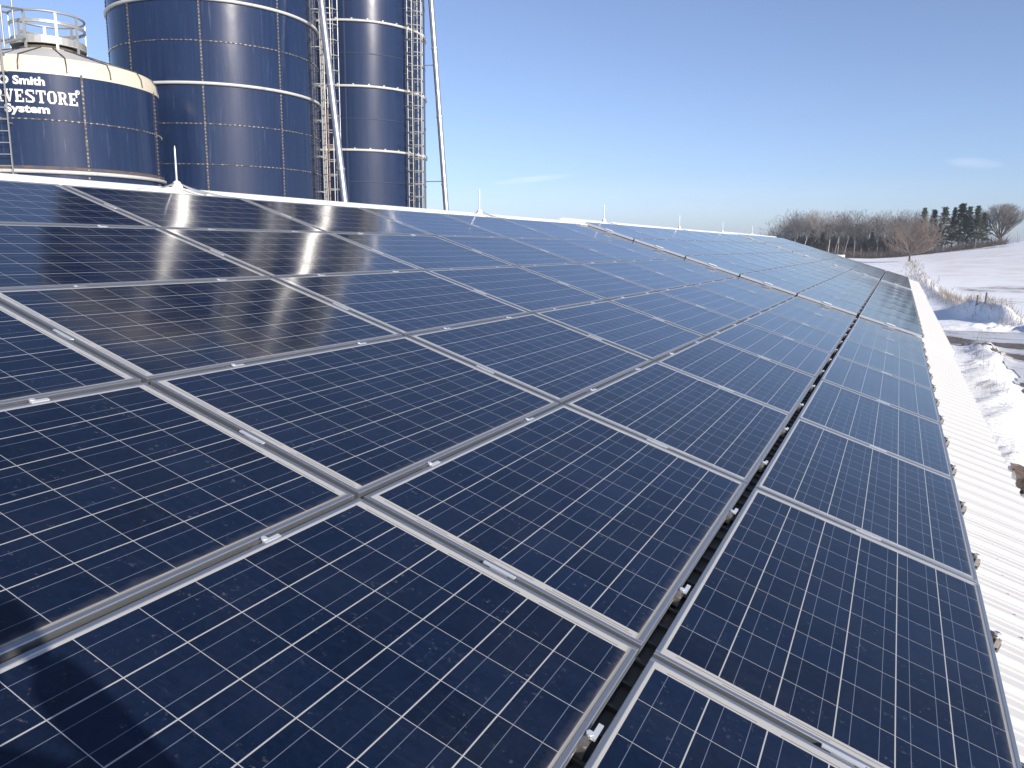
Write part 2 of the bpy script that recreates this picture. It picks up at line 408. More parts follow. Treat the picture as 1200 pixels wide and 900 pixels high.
k.set('base', k.mix(k.ramp(n2, (.45, 0), (.62, 1)), (.095, .068, .047), (.21, .165, .125))); k.bump(n2, .6, .08); M_mud = k.m
sheet('farm_lane', [(4.5, 47.2), (9.2, 46.2), (10.1, 44), (10.1, 38), (9.9, 32), (9.8, 24), (10, 12), (14, 6), (40, 6), (40, 55.5), (22, 56), (12, 55.6), (4.5, 54.8), (-8, 54.5), (-8, 47.5)], M_lane, .03)
sheet('muddy_track', [(4.5, 46.4), (8.6, 46.6), (11.5, 45.6), (14.5, 45.9), (20, 46.2), (20, 47.8), (14, 48.0), (10.8, 48.6), (8.2, 51.2), (4.0, 52.6)], M_mud, .045)
sheet('mud_rut', [(9.9, 40.0), (12.2, 39.6), (16, 40.2), (16, 41.8), (12, 42.2), (10.1, 43.3)], M_mud, .045)
sheet('mud_rut', [(9.6, 29.0), (10.4, 28.5), (12.5, 31.5), (13.5, 35.3), (12.4, 36.0), (10.3, 34.3)], M_mud, .045)
sheet('mud_patch', [(7.9, 16.2), (8.4, 15.2), (10.6, 15.0), (10.8, 17.8), (9.4, 18.9), (8.1, 18.3)], M_mud, .045)

# ---------------------------------------------------------------- barn
TH = R(17.3); CT, ST = math.cos(TH), math.sin(TH)
def P(u, v, n=0.0):            # point on the panel plane: u along the ridge, v down the slope, n above it
    return Vector((CT * v + ST * n, u, GZ - ST * v + CT * n))
ROOF_N = -.105                 # roof pan below the panel tops
STEPS = [(-9.0, 12.10, 0.0), (12.10, 27.70, .048), (27.70, 40.4, .078)]     # the later barn sections stand a little higher
RV, EV = -.42, 6.60            # ridge and eave in v
barn = empty('barn', (0, 15, 0))
tag(barn, 'long white metal barn whose corrugated roof carries all the solar panels', 'barn')
BL = Vector((0, -15, 0))
def roof_sheet(u0, u1, raise_):
    mb = MB(); cross = []
    u = u0
    while u < u1 - .001:
        cross += [(u, .022), (u + .022, .022), (u + .036, 0.0), (u + .105, 0.0), (u + .113, .005), (u + .125, .005), (u + .133, 0), (u + .170, 0), (u + .178, .005), (u + .190, .005), (u + .198, 0.0), (u + .215, 0.0)]
        u += .229
    cross = [c_ for c_ in cross if c_[0] < u1] + [(u1, 0)]
    n = len(cross)
    for v0, v1 in ((RV + .02, EV),):
        vs = [P(uu, v0, ROOF_N + raise_ + h) for uu, h in cross] + [P(uu, v1, ROOF_N + raise_ + h) for uu, h in cross]
        vs += [p - Vector((ST, 0, CT)) * .012 for p in vs]
        f = [(i, i + n, i + n + 1, i + 1) for i in range(n - 1)]
        f += [(i + 2 * n, i + 1 + 2 * n, i + n + 1 + 2 * n, i + n + 2 * n) for i in range(n - 1)]
        f += [(n + i, 3 * n + i, 3 * n + i + 1, n + i + 1) for i in range(n - 1)]
        f += [(0, 2 * n, 3 * n, n), (n - 1, 2 * n - 1, 4 * n - 1, 3 * n - 1)]
        mb.add(vs, f)
    # screws
    u = u0
    while u < min(u1, 22):
        for vv in (6.27, 5.55, 4.8):
            p = P(u + .052, vv, ROOF_N + raise_ + .004)
            mb.box(p, (.02, .02, .012), None, 1)
        u += .229
    return mb
for i, (u0, u1, rs) in enumerate(STEPS):
    roof_sheet(u0, u1, rs).build('roof', [M_roof, M_screw], barn, BL)
# raised joint strips on the roof where the sections meet
for uj, rs in ((12.10, .048), (27.70, .078)):
    mb = MB()
    a = [P(uj - .012, RV + .05, ROOF_N - .01), P(uj - .012, EV + .004, ROOF_N - .01), P(uj + .03, EV + .004, ROOF_N - .01), P(uj + .03, RV + .05, ROOF_N - .01)]
    up = Vector((ST, 0, CT)) * (rs + .037)
    b = [p + up for p in a]
    mb.add(a + b, [(0, 1, 5, 4), (1, 2, 6, 5), (2, 3, 7, 6), (3, 0, 4, 7), (4, 5, 6, 7), (3, 2, 1, 0)])
    mb.build('joint_flashing', M_cap, barn, BL)
for uj, rs in ((12.147, .048), (27.757, .078)):
    for row in range(6):
        vb = 5.052 - (4 - row) * 1.0135 if row < 5 else 5.091 + .993
        mb = MB(); c_ = P(uj, vb - .4965, rs - .022); mb.box(c_, (.985, .006, .038), Matrix.Rotation(TH, 3, 'Y')); mb.build('joint_light_plate', M_joint_light, barn, BL)  # pale plate added over the joint gap, standing in for sunlit frame sides
        mb = MB(); mb.box(P(uj - .004, vb - .4965, rs + .001), (.14, .020, .012), Matrix.Rotation(TH, 3, 'Y')); mb.build('joint_clip', M_white, barn, BL)
for u0, u1, rs in STEPS:      # black ribbed strip added on the roof to give the wide gap its shade
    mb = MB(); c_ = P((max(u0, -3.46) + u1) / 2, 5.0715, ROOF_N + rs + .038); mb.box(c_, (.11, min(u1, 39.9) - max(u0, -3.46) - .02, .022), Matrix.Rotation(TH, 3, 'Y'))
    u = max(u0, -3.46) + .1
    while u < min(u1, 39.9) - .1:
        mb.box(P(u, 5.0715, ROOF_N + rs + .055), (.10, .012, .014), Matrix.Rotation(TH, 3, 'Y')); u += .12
    mb.build('gap_shade_strip', M_gap_shade, barn, BL)
# far slope, walls, fascia and eave trim
xr, zr = P(0, RV, ROOF_N).x, P(0, RV, ROOF_N).z
xe, ze = P(0, EV, ROOF_N).x, P(0, EV, ROOF_N).z
xw = xr - (xe - xr)
mb = MB()
for u0, u1, rs in STEPS:
    mb.add([(xr, u0, zr + rs), (xr, u1, zr + rs), (xw, u1, ze + rs), (xw, u0, ze + rs), (xr, u0, zr - .03 + rs), (xr, u1, zr - .03 + rs), (xw, u1, ze - .03 + rs), (xw, u0, ze - .03 + rs)],
           [(0, 1, 2, 3), (7, 6, 5, 4), (3, 2, 6, 7), (0, 3, 7, 4), (1, 5, 6, 2)])
mb.build('roof', [M_roof], barn, BL)['label'] = 'white roof slope on the far side of the ridge'
mb = MB(); mb.box(P(11.93, .03, .010), (.10, .34, .012), Matrix.Rotation(TH, 3, 'Y')); mb.build('joint_plate', M_white, barn, BL)
mb = MB(); wx0, wx1 = xw + .35, xe - .35; y0, y1 = -8.7, 40.1; t = .15; zt = ze + .02
for (xa, xb) in ((wx0, wx0 + t), (wx1 - t, wx1)):
    mb.box(((xa + xb) / 2, (y0 + y1) / 2, zt / 2), (t, y1 - y0, zt))
for yy in (y0, y1):
    mb.add([(wx0, yy, 0), (wx1, yy, 0), (wx1, yy, zt), (xr, yy, zr - .06), (wx0, yy, zt)], [(0, 1, 2, 3, 4)])
u = y0 + .2
while u < y1:
    mb.box((wx1 + .008, u, zt / 2), (.016, .05, zt - .01)); mb.box((wx0 - .008, u, zt / 2), (.016, .05, zt - .01)); u += .5
mb.build('wall', [M_wall], barn, BL)
mb = MB()
mb.box((xe - .02, 15.7, ze - .075), (.02, 49.3, .11)); mb.box((xw + .02, 15.7, ze - .075), (.02, 49.3, .11))
mb.build('fascia', [M_cap], barn, BL)
for yy in (3, 12, 21, 30):
    mb = MB(); mb.box((wx1 + .03, yy, 1.9), (.03, 2.2, 1.0)); mb.build('window', [M_dark], barn, BL)
# ridge cap: two flanges and a rolled crown, in overlapping lengths
u = -9.0; i = 0
while u < 40.0:
    mb = MB()
    rs = [s_[2] for s_ in STEPS if s_[0] - .01 <= u][-1]
    L = 3.05; ub = next((s_[0] for s_ in STEPS if u + .01 < s_[0] <= u + L), None); u2 = min(u + L + .06, 40.42) if u + L < 40.0 else 40.42; li = .002 * (i % 2)
    if ub is not None: u2 = ub + .02
    pr = [(-.055, .010), (-.058, .026), (-.20, .028), (-.34, .030), (-.365, .046), (-.395, .054), (-.42, .056)]
    pf = [P(0, a, ROOF_N + rs + b + li) for a, b in pr]
    prof = [(p.x, p.z) for p in pf]
    mir = [(2 * xr - x_, z_) for x_, z_ in prof[::-1]]
    prof += mir[0 if abs(mir[0][0] - prof[-1][0]) > 1e-4 else 1:]
    n = len(prof)
    vs = [(x_, u, z_) for x_, z_ in prof] + [(x_, u2, z_) for x_, z_ in prof] + [(x_, u, z_ - .004) for x_, z_ in prof] + [(x_, u2, z_ - .004) for x_, z_ in prof]
    mb.add(vs, [(j, j + 1, n + j + 1, n + j) for j in range(n - 1)] + [(j + 2 * n, n + j + 2 * n, n + j + 1 + 2 * n, j + 1 + 2 * n) for j in range(n - 1)] + [(j, 2 * n + j, 2 * n + j + 1, j + 1) for j in range(n - 1)] + [(0, n, 3 * n, 2 * n)])
    if any(abs(u - s_[0]) < .01 for s_ in STEPS):
        vs = [(x_, u + .001, z_ - .002) for x_, z_ in prof] + [(x_, u + .001, z_ - .085) for x_, z_ in prof]
        mb.add(vs, [(j, j + 1, n + j + 1, n + j) for j in range(n - 1)])
    for j in range(14):
        mb.box(P(u + .12 + j * .229, -.09, ROOF_N + rs + .032), (.014, .014, .012), None, 1)
    mb.build('ridge_cap', [M_cap, M_screw], barn, BL); u = u + L if ub is None else ub; i += 1

# ---------------------------------------------------------------- solar panels
PW, PL = .993, 1.707           # down the slope, along the ridge
FH, FT = .040, .016
SAG = .0028                    # the glass sags a little inside its frame
def panel_meshes():
    fr = MB()
    def bar(x0, x1, y0_, y1_):
        e = .0022
        # top flange with a tiny bevel, then the outer wall
        vs = [(x0, y0_, -FH), (x1, y0_, -FH), (x1, y1_, -FH), (x0, y1_, -FH), (x0, y0_, -e), (x1, y0_, -e), (x1, y1_, -e), (x0, y1_, -e),
              (x0 + e, y0_ + e, 0), (x1 - e, y0_ + e, 0), (x1 - e, y1_ - e, 0), (x0 + e, y1_ - e, 0)]
        fr.add(vs, [(3, 2, 1, 0), (0, 1, 5, 4), (1, 2, 6, 5), (2, 3, 7, 6), (3, 0, 4, 7), (4, 5, 9, 8), (5, 6, 10, 9), (6, 7, 11, 10), (7, 4, 8, 11), (8, 9, 10, 11)])
    hx, hy = PW / 2, PL / 2
    bar(-hx, hx, -hy, -hy + FT); bar(-hx, hx, hy - FT, hy)
    bar(-hx, -hx + FT, -hy + FT + .0006, hy - FT - .0006); bar(hx - FT, hx, -hy + FT + .0006, hy - FT - .0006)
    # lower mounting groove shadow line along the outer walls
    for sx in (-1, 1):
        fr.box((sx * (hx + .0008), 0, -.030), (.0016, PL - .02, .006))
    for sy in (-1, 1):
        fr.box((0, sy * (hy + .0008), -.030), (PW - .02, .0016, .006))
    gl = MB(); gx0, gy0 = hx - FT + .002, hy - FT + .002
    na, nb = 12, 18; gv = []
    for j in range(nb + 1):
        for i in range(na + 1):
            a_, b_ = -1 + 2 * i / na, -1 + 2 * j / nb
            gv.append((a_ * gx0, b_ * gy0, -.0018 - SAG * (1 - a_ * a_) * (1 - b_ ** 4)))
    gl.add(gv, [(j * (na + 1) + i, j * (na + 1) + i + 1, (j + 1) * (na + 1) + i + 1, (j + 1) * (na + 1) + i) for j in range(nb) for i in range(na)], 0, True)
    gl.add([(-gx0, -gy0, -.013), (gx0, -gy0, -.013), (gx0, gy0, -.013), (-gx0, gy0, -.013)], [(3, 2, 1, 0)])
    # clamp on the lower long edge: bracket body, bolt and a flat tab lapping the next frame
    cl = MB()
    cl.box((.010, 0, -.030), (.022, .050, .034), None, 0)
    cl.box((.006, -.014, -.009), (.020, .024, .014), Matrix.Rotation(.35, 3, 'Z'), 0)
    cl.tube([(.012, .012, -.03), (.012, .012, .001)], .006, 6, 0)
    cl.tube([(.012, .012, -.004), (.012, .012, .003)], .010, 6, 1)
    cl.box((.0235, .030, -.001), (.013, .060, .006), None, 1)
    sc = MB()
    sc.box((0, .0125, .0005), (.110, .013, .005), None, 0)
    sc.box((0, .0125, -.02), (.06, .010, .03), None, 0)
    ec = MB()                     # end clamp at the eave edge, standing proud
    ec.box((.010, .004, -.030), (.020, .046, .026), None, 0)
    ec.box((.030, .004, -.072), (.050, .040, .006), None, 0)
    ec.box((.052, .004, -.055), (.006, .040, .030), None, 0)
    ec.box((.036, -.010, -.040), (.022, .022, .034), Matrix.Rotation(.4, 3, 'Z'), 0)
    ec.tube([(.035, .020, -.075), (.035, .020, -.010)], .008, 6, 0)
    ec.tube([(.035, .020, -.022), (.035, .020, -.012)], .015, 6, 1)
    ec.box((.004, -.035, -.010), (.016, .022, .018), None, 2)
    return fr, gl, cl, sc, ec
fr, gl, cl, sc, ec = panel_meshes()
ME_fr = fr.mesh('frame', M_frame); ME_gl = gl.mesh('cell_sheet', M_cells)
ME_cl = cl.mesh('edge_clamp', [M_clip, M_tab]); ME_sc = sc.mesh('side_clip', M_tab); ME_ec = ec.mesh('end_clamp', [M_clip, M_tab, M_dark])
def link(name, me, parent, loc=(0, 0, 0)):
    o = bpy.data.objects.new(name, me); col.objects.link(o); o.parent = parent; o.location = loc; return o
ORD = ['first', 'second', 'third', 'fourth', 'fifth', 'sixth', 'seventh', 'eighth', 'ninth']
ROWN = ['top row under ridge', 'second row below ridge', 'third row below ridge', 'fourth row below ridge', 'row just above dark gap', 'lowest row along eave']
rp = random.Random(3)
PU = 1.731
def panel(u_mid, row, rs, detail, label):
    # rows: a wider dark gap is left above the lowest one
    vb = 5.052 - (4 - row) * 1.0135 if row < 5 else 5.091 + PW
    vm = vb - PW / 2
    t = empty('solar_panel', P(u_mid, vm, rs + rp.uniform(-.0012, .0012)), (rp.gauss(0, R(.07)), TH + rp.gauss(0, R(.09)), 0))
    tag(t, label, 'solar panel', 'solar panels on the barn roof')
    link('frame', ME_fr, t); link('cell_sheet', ME_gl, t)
    if detail:
        if row < 5:
            for yy in (-.446, .419): link('edge_clamp', ME_cl, t, (PW / 2, yy, 0))
        else:
            for yy in (-.446, .419): link('end_clamp', ME_ec, t, (PW / 2, yy, 0))
        link('side_clip', ME_sc, t, (.03, PL / 2, 0))
    return t
secs = [(-2 * PU, 9, 0.0, 'nearest roof section'), (12.165, 9, .048, 'middle'), (27.775, 7, .078, 'farthest')]
for si, (u0, nc, rs, nm) in enumerate(secs):
    for c_ in range(nc):
        um = u0 + (c_ + .5) * PU
        for row in range(6):
            if si == 0:
                k_ = nc - 1 - c_
                lab = 'solar panel, %s, %s before first raised joint' % (ROWN[row], ORD[k_])
                if c_ == 1 and row == 4: lab = 'solar panel with the dark shadow across it, just above the dark gap'
            elif si == 1: lab = 'solar panel, %s, %s past first raised joint' % (ROWN[row], ORD[c_])
            else: lab = 'far solar panel, %s, %s past second raised joint' % (ROWN[row], ORD[c_])
            panel(um, row, rs, si < 2, lab)

# lightning rods along the ridge
for i, (u, h, lab) in enumerate([(3.12, .36, 'tallest looking lightning rod, standing in front of the big blue silo'), (8.75, .36, 'lightning rod on the ridge, just right of the leaning pipes, before the sky'),
                                 (14.36, .35, 'lightning rod on the ridge beside the first raised joint'), (20.85, .36, 'fourth lightning rod from the left on the ridge, small against the sky'), (27.05, .36, 'small faint lightning rod near the far end of the ridge'), (33.3, .34, 'farthest and smallest lightning rod on the ridge')]):
    rs = [s_[2] for s_ in STEPS if s_[0] <= u][-1]
    b = P(u, RV, ROOF_N + rs + .057)
    t = empty('lightning_rod', b); tag(t, lab, 'lightning rod', 'lightning rods along the ridge')
    mb = MB(); mb.tube([(0, 0, 0), (0, 0, h * .93), (0, 0, h)], [.010, .008, .003], 8); mb.build('rod', M_steel, t)
    mb = MB(); mb.tube([(0, 0, -.01), (0, 0, .02), (0, 0, .05), (0, 0, .06)], [.055, .045, .03, .016], 10); mb.build('base', M_cap, t)
    if i < 4:
        mb = MB()
        pts = [(.05, -.75, -.055), (.06, -.45, -.045), (.03, -.2, -.02), (0, 0, .045), (.04, .15, -.01), (.09, .45, -.052), (.15, .85, -.075), (.24, 1.0, -.10)]
        mb.tube(pts, .009, 6); mb.tube([(.0, -.05, .0), (.09, .05, -.02), (.12, .2, -.045), (.05, .3, -.03), (0, .12, .01)], .008, 6)
        mb.build('down_conductor', M_steel, t)

# ---------------------------------------------------------------- silos
def az_dir(a): return Vector((math.sin(R(a)), math.cos(R(a)), 0))
def ladder(parent, Rr, a, z0, z1, cage=True, rung=.33, hoop=.56, standoff=.20, w=.42):
    """caged ladder at azimuth a on a silo of radius Rr (silo-local coordinates)"""
    n = az_dir(a); t = Vector((n.y, -n.x, 0)); b = n * (Rr + standoff)
    lad = MB()
    for s_ in (-1, 1):
        lad.box(b + t * s_ * w / 2 + Vector((0, 0, (z0 + z1) / 2)), (.05, .022, z1 - z0), Matrix.Rotation(-R(a), 3, 'Z') @ Matrix.Rotation(PI / 2, 3, 'Z'))
    z = z0 + .15
    while z < z1:
        lad.tube([b - t * w / 2 + Vector((0, 0, z)), b + t * w / 2 + Vector((0, 0, z))], .014, 6); z += rung
    z = z0 + .7
    while z < z1:
        for s_ in (-1, 1): lad.box(n * (Rr + standoff / 2) + t * s_ * w / 2 + Vector((0, 0, z)), (standoff, .03, .03), Matrix.Rotation(PI / 2 - R(a), 3, 'Z'))
        z += 1.36
    lo = lad.build('ladder', M_lad, parent)
    if cage:
        cg = MB(); z = z0 + 1.2; r = .36
        def cp(q, z): return b + n * (r * .82 + r * math.cos(q)) + t * (r * math.sin(q)) + Vector((0, 0, z))
        qs = [-2.35 + 4.7 * i / 12 for i in range(13)]
        while z < z1:
            cg.tube([b - t * w / 2 + Vector((0, 0, z))] + [cp(q, z) for q in qs] + [b + t * w / 2 + Vector((0, 0, z))], .021, 5); z += hoop
        for q in (-2.0, -1.2, 0, 1.2, 2.0):
            cg.tube([cp(q, z0 + 1.2), cp(q, z1)], .017, 5)
        cg.build('safety_cage', M_lad, lo)
    return lo
def seam_mesh(Rr, zs, vaz, z0, z1, dense=True):
    sm = MB(); bo = MB()
    for z in zs: sm.lathe([(Rr + .002, z - .020), (Rr + .012, z - .018), (Rr + .012, z + .018), (Rr + .002, z + .020)], 96, 0)
    for a in vaz:
        n = az_dir(a); t = Vector((n.y, -n.x, 0)); rot = Matrix.Rotation(PI / 2 - R(a), 3, 'Z')
        sm.box(n * (Rr + .003) + Vector((0, 0, (z0 + z1) / 2)), (.022, .06, z1 - z0), rot)
        z = z0 + .05
        while z < min(z1, z0 + 16):
            bo.box(n * (Rr + .02) + t * random.uniform(-.008, .008) + Vector((0, 0, z)), (.024, .045, .04), rot); z += .115
    for z in zs:
        if z > 16: continue
        N = int(2 * PI * Rr / .16)
        for i in range(N):
            if random.random() < .12: continue
            a = 360 * i / N; bo.box(az_dir(a) * (Rr + .02) + Vector((0, 0, z + random.uniform(-.006, .006))), (.022, .055, .032), Matrix.Rotation(PI / 2 - R(a), 3, 'Z'))
    return sm, bo
def silo_shell(Rr, zt, n=128):
    mb = MB(); zs = [0.0]
    while zs[-1] < zt - 1: zs.append(zs[-1] + .68)
    zs.append(zt); mb.lathe([(Rr, z) for z in zs], n); return mb
def dome(t, Rr, zt, ribs=24):
    mb = MB(); mb.lathe([(Rr + .012, zt - .06), (Rr + .014, zt), (Rr - .02, zt + .22), (Rr - .14, zt + .42)], 112); mb.build('knuckle_band', M_cream, t)
    ra, za = Rr - .14, zt + .42; rb, zb = .80, zt + 1.06
    rf = MB(); rf.lathe([(ra, za), (rb, zb)], 112); r_ = rf.build('roof', M_coneroof, t)
    rm = MB()
    for i in range(ribs):
        a = 360 * i / ribs + 5; n = az_dir(a)
        rm.tube([n * (Rr + .02) + Vector((0, 0, zt)), n * (Rr - .012) + Vector((0, 0, zt + .23)), n * (ra + .01) + Vector((0, 0, za + .01)), n * rb + Vector((0, 0, zb + .01))], .022, 5, 0)
    rm.build('roof_seam', M_seam, r_)
    cm = MB(); cm.lathe([(rb + .02, zb - .08), (rb + .02, zb + .06), (rb - .05, zb + .10), (0.0, zb + .12)], 48); cm.build('collar', M_cream, r_)
    return zb
def silo(name, loc, Rr, zt, zs, vaz, rings, mat, label, lugs=False):
    t = empty(name, (loc[0], loc[1], 0)); tag(t, label, 'silo')
    silo_shell(Rr, zt).build('shell', mat, t)
    sm, bo = seam_mesh(Rr, zs, vaz, .3, zt)
    s_ = sm.build('sheet_seam', M_seam_dark if lugs else M_seam, t)
    if not lugs: bo.build('bolt', M_bolt, s_)
    for z in rings:
        mb = MB(); mb.lathe([(Rr + .004, z - .055), (Rr + .075, z - .050), (Rr + .080, z + .035), (Rr + .004, z + .055)], 128)
        if lugs:
            for a in range(0, 360, 12): mb.box(az_dir(a + 3) * (Rr + .05) + Vector((0, 0, z + .065)), (.05, .07, .05), Matrix.Rotation(PI / 2 - R(a + 3), 3, 'Z'))
        mb.build('stiffener_ring', M_ring, t)
    return t
# big silo: white rings at 10.52 and 13.20, seams every 1.35
z2 = [10.52 - 1.36 * i for i in range(-8, 8)]
ang2 = [134.3 - o for o in (-81, -49, -8, 33.5, 75, 115, 155, -121, -161)]
s2 = silo('tall_silo', (-18.91, 21.73), 3.75, 21.0, [z for z in z2 if z > .5 and abs(z - 10.52) > .1 and abs(z - 13.24) > .1 and z < 20.8],
          ang2, [10.50, 13.22, 15.94, 18.66], M_blue, 'wide dark blue silo in the middle with chalky streaks and white hoops')
dome(s2, 3.75, 21.0); ladder(s2, 3.75, 60, 1.0, 21.0)
mb = MB(); n = az_dir(57); mb.tube([n * 4.10 + Vector((0, 0, 1)), n * 4.10 + Vector((0, 0, 10.4))], .035, 6); mb.build('conduit', M_conduit, s2)
z3 = [5.0 + 2.29 + 1.353 * i for i in range(-5, 12)]
# narrow far silo
z3r = [14.52, 11.85, 9.17]; z3s = [13.20, 10.50, 7.82]
z3r2 = [17.2, 19.9, 6.5, 3.8]; z3s2 = [15.86, 18.55, 5.1, 2.5]
s3 = silo('tall_silo', (-18.22, 29.68), 3.15, 23.0, z3s + z3s2, [140 - o for o in (38, 89, 141, 192, 244, 295, 347)], z3r + z3r2, M_blue_far,
          'narrow blue silo farthest right, with caged ladder and smooth shine', True)
dome(s3, 3.15, 23.0); ladder(s3, 3.15, 100, 1.0, 23.0)
# low silo with lettering
S1 = Vector((-18.69, 14.71, 0)); R1 = 3.0; ZT1 = 9.74
s1 = silo('low_silo', (S1.x, S1.y), R1, ZT1, [8.45, 5.7, 4.3, 2.9, 1.5], [124.7 - o for o in (14.0, 66, -37.5, -89, -140, 117, 168)], [7.04], M_blue,
          'low blue silo at left with white lettering, cream rim and railed platform')
zb1 = dome(s1, R1, ZT1, 16)
mb = MB(); mb.lathe([(R1 + .012, 7.10), (R1 + .016, 7.19)], 96); mb.build('rusty_edge', M_rust, s1)
ladder(s1, R1, 124.7 + 24.5, .8, ZT1 + 1.3, False, .31)
pl = MB(); zp = zb1 + .14
pl.lathe([(.15, zp), (1.02, zp), (1.03, zp - .05), (1.03, zp - .02)], 40)
plo = pl.build('platform', M_coneroof, s1)
gr = MB(); Rp = 1.02; zr1 = zp + .86
opening = (205, 255)
for z_, r_ in ((zr1, .034), (zp + .54, .022), (zp + .60, .022)):
    gr.tube([az_dir(a) * Rp + Vector((0, 0, z_)) for a in range(255, 255 + 311, 10)], r_, 6)
kb = [az_dir(a) * Rp for a in range(255, 255 + 311, 10)]
for z0_, z1_ in ((zp - .02, zp + .17), (zp + .53, zp + .62)):
    v_ = [p + Vector((0, 0, z0_)) for p in kb] + [p + Vector((0, 0, z1_)) for p in kb]; n_ = len(kb)
    v_ += [p * 1.012 + Vector((0, 0, z0_)) for p in kb] + [p * 1.012 + Vector((0, 0, z1_)) for p in kb]
    gr.add(v_, [(i, i + 1, n_ + i + 1, n_ + i) for i in range(n_ - 1)] + [(2 * n_ + i, 3 * n_ + i, 3 * n_ + i + 1, 2 * n_ + i + 1) for i in range(n_ - 1)])
for a in (255, 300, 345, 30, 75, 112, 160, 205):
    gr.box(az_dir(a) * Rp + Vector((0, 0, (zp - .2 + zr1) / 2)), (.035, .075, zr1 - zp + .2), Matrix.Rotation(PI / 2 - R(a), 3, 'Z'))
# walkway rails running from the platform to the ladder head
lh = az_dir(124.7 + 24.5) * (R1 + .2); 
for s_, aa in ((-1, 205), (1, 160)):
    p0 = az_dir(aa) * Rp; t_ = Vector((lh.y, -lh.x, 0)).normalized(); p1 = lh - t_ * s_ * .3
    gr.tube([p0 + Vector((0, 0, zr1)), p1 + Vector((0, 0, ZT1 + 1.55))], .03, 6)
    gr.tube([p0 + Vector((0, 0, zp + .1)), p1 + Vector((0, 0, ZT1 + .62))], .04, 6)
    gr.tube([p1 + Vector((0, 0, ZT1 + .5)), p1 + Vector((0, 0, ZT1 + 1.58))], .025, 6)
    mid = (p0 + p1) / 2; gr.tube([mid + Vector((0, 0, zp - .3)), mid + Vector((0, 0, zr1 - .05))], .025, 6)
gr.build('railing', M_lad, s1)

# lettering bent round the low silo
def curve_text(txt, size, emb, sx=1.0):
    cu = bpy.data.curves.new('t', 'FONT'); cu.body = txt; cu.size = size; cu.offset = emb; cu.align_x = 'LEFT'; cu.resolution_u = 3
    ob = bpy.data.objects.new('t', cu); col.objects.link(ob); dg = bpy.context.evaluated_depsgraph_get(); dg.update()
    me = bpy.data.meshes.new_from_object(ob.evaluated_get(dg)); bpy.data.objects.remove(ob); bpy.data.curves.remove(cu)
    v_ = [(v.co.x * sx, v.co.y) for v in me.vertices]; f_ = [tuple(p.vertices) for p in me.polygons]; bpy.data.meshes.remove(me); return v_, f_
def bend(vs, s0, z0):
    """s0: arc position (m) to the right of the reference azimuth, seen from outside"""
    out = []
    for x, y in vs:
        a = 124.7 - math.degrees((s0 + x) / R1); out.append(az_dir(a) * (R1 + .014) + Vector((0, 0, z0 + y)))
    return out
GL = {  # slab letters on a 0..1 x 0..1 box: outer quads (x0,y0,x1,y1,x2,y2,x3,y3) or rectangles
 'H': [(.0, .0, .42, .12), (.58, 0, 1, .12), (0, .88, .42, 1), (.58, .88, 1, 1), (.09, .1, .34, .9), (.66, .1, .91, .9), (.3, .42, .7, .58)],
 'A': [(.0, .0, .38, .12), (.56, 0, 1, .12), ((.08, .1), (.24, .1), (.52, 1), (.36, 1)), ((.62, .1), (.92, .1), (.66, 1), (.36, 1)), (.25, .3, .7, .42)],
 'R': [(0, 0, .45, .12), (.09, .1, .36, 1), (0, .88, .62, 1), (.3, .44, .66, .56), ((.60, .97), (.72, .97), (.88, .80), (.66, .80)), (.64, .62, .88, .82), ((.60, .46), (.74, .46), (.88, .63), (.64, .63)), ((.46, .46), (.70, .46), (.92, .0), (.66, 0)), (.66, 0, 1, .12)],
 'V': [(0, .88, .44, 1), (.6, .88, 1, 1), ((.08, .9), (.36, .9), (.62, 0), (.42, 0)), ((.72, .9), (.88, .9), (.62, 0), (.48, 0))],
 'E': [(0, 0, .95, .13), (.1, .1, .38, .9), (0, .87, .92, 1), (.36, .43, .66, .57), (.80, .13, .95, .32), (.78, .68, .92, .87), (.58, .36, .68, .64)],
 'S': [(.18, .0, .82, .14), (.18, .86, .80, 1), (.02, .6, .32, .9), (.68, .10, .96, .42), ((.05, .64), (.32, .72), (.92, .42), (.70, .28)), (.02, 0, .14, .34), (.82, .68, .93, 1), (.1, .56, .4, .66)],
 'T': [(.0, .87, 1, 1), (.36, .1, .64, .9), (.24, 0, .76, .12), (0, .66, .12, .9), (.88, .66, 1, .9)],
 'O': [(.3, 0, .7, .12), (.3, .88, .7, 1), (.02, .25, .30, .75), (.70, .25, .98, .75), ((.02, .27), (.30, .27), (.42, 0), (.24, .02)), ((.70, .27), (.98, .27), (.76, .02), (.58, 0)), ((.02, .73), (.30, .73), (.42, 1), (.24, .98)), ((.70, .73), (.98, .73), (.76, .98), (.58, 1))]}
def slab_word(word, w, h, gap):
    V_, F_ = [], []; x = 0; k_ = 0
    for ch in word:
        for q in GL[ch]:
            if isinstance(q[0], tuple): pts = q
            else: x0_, y0_, x1_, y1_ = q; pts = ((x0_, y0_), (x1_, y0_), (x1_, y1_), (x0_, y1_))
            b = len(V_); V_ += [(x + px * w, py * h) for px, py in pts]; F_.append((b, b + 1, b + 2, b + 3))
        x += w + gap
    return V_, F_, x - gap
tx = MB()
W_, F_, L_ = slab_word('HARVESTORE', .232, .34, .030)
S_END = .60                                              # right edge of the word
for j, (v_, f_) in enumerate([(W_, F_)]):
    # each stroke a hair further out than the one before so that overlapping strokes never share a surface
    for i, f1 in enumerate(f_):
        pts = bend([v_[q] for q in f1], S_END - L_, 8.88); nrm = [Vector((p.x, p.y, 0)).normalized() for p in pts]
        tx.add([p + n_ * (.0006 * (i % 9)) for p, n_ in zip(pts, nrm)], [(0, 1, 2, 3)])
v_, f_ = curve_text('AO Smith', .30, .012, 1.15); L2 = max(x for x, y in v_); tx.add(bend(v_, -.18 - L2, 9.36), f_)
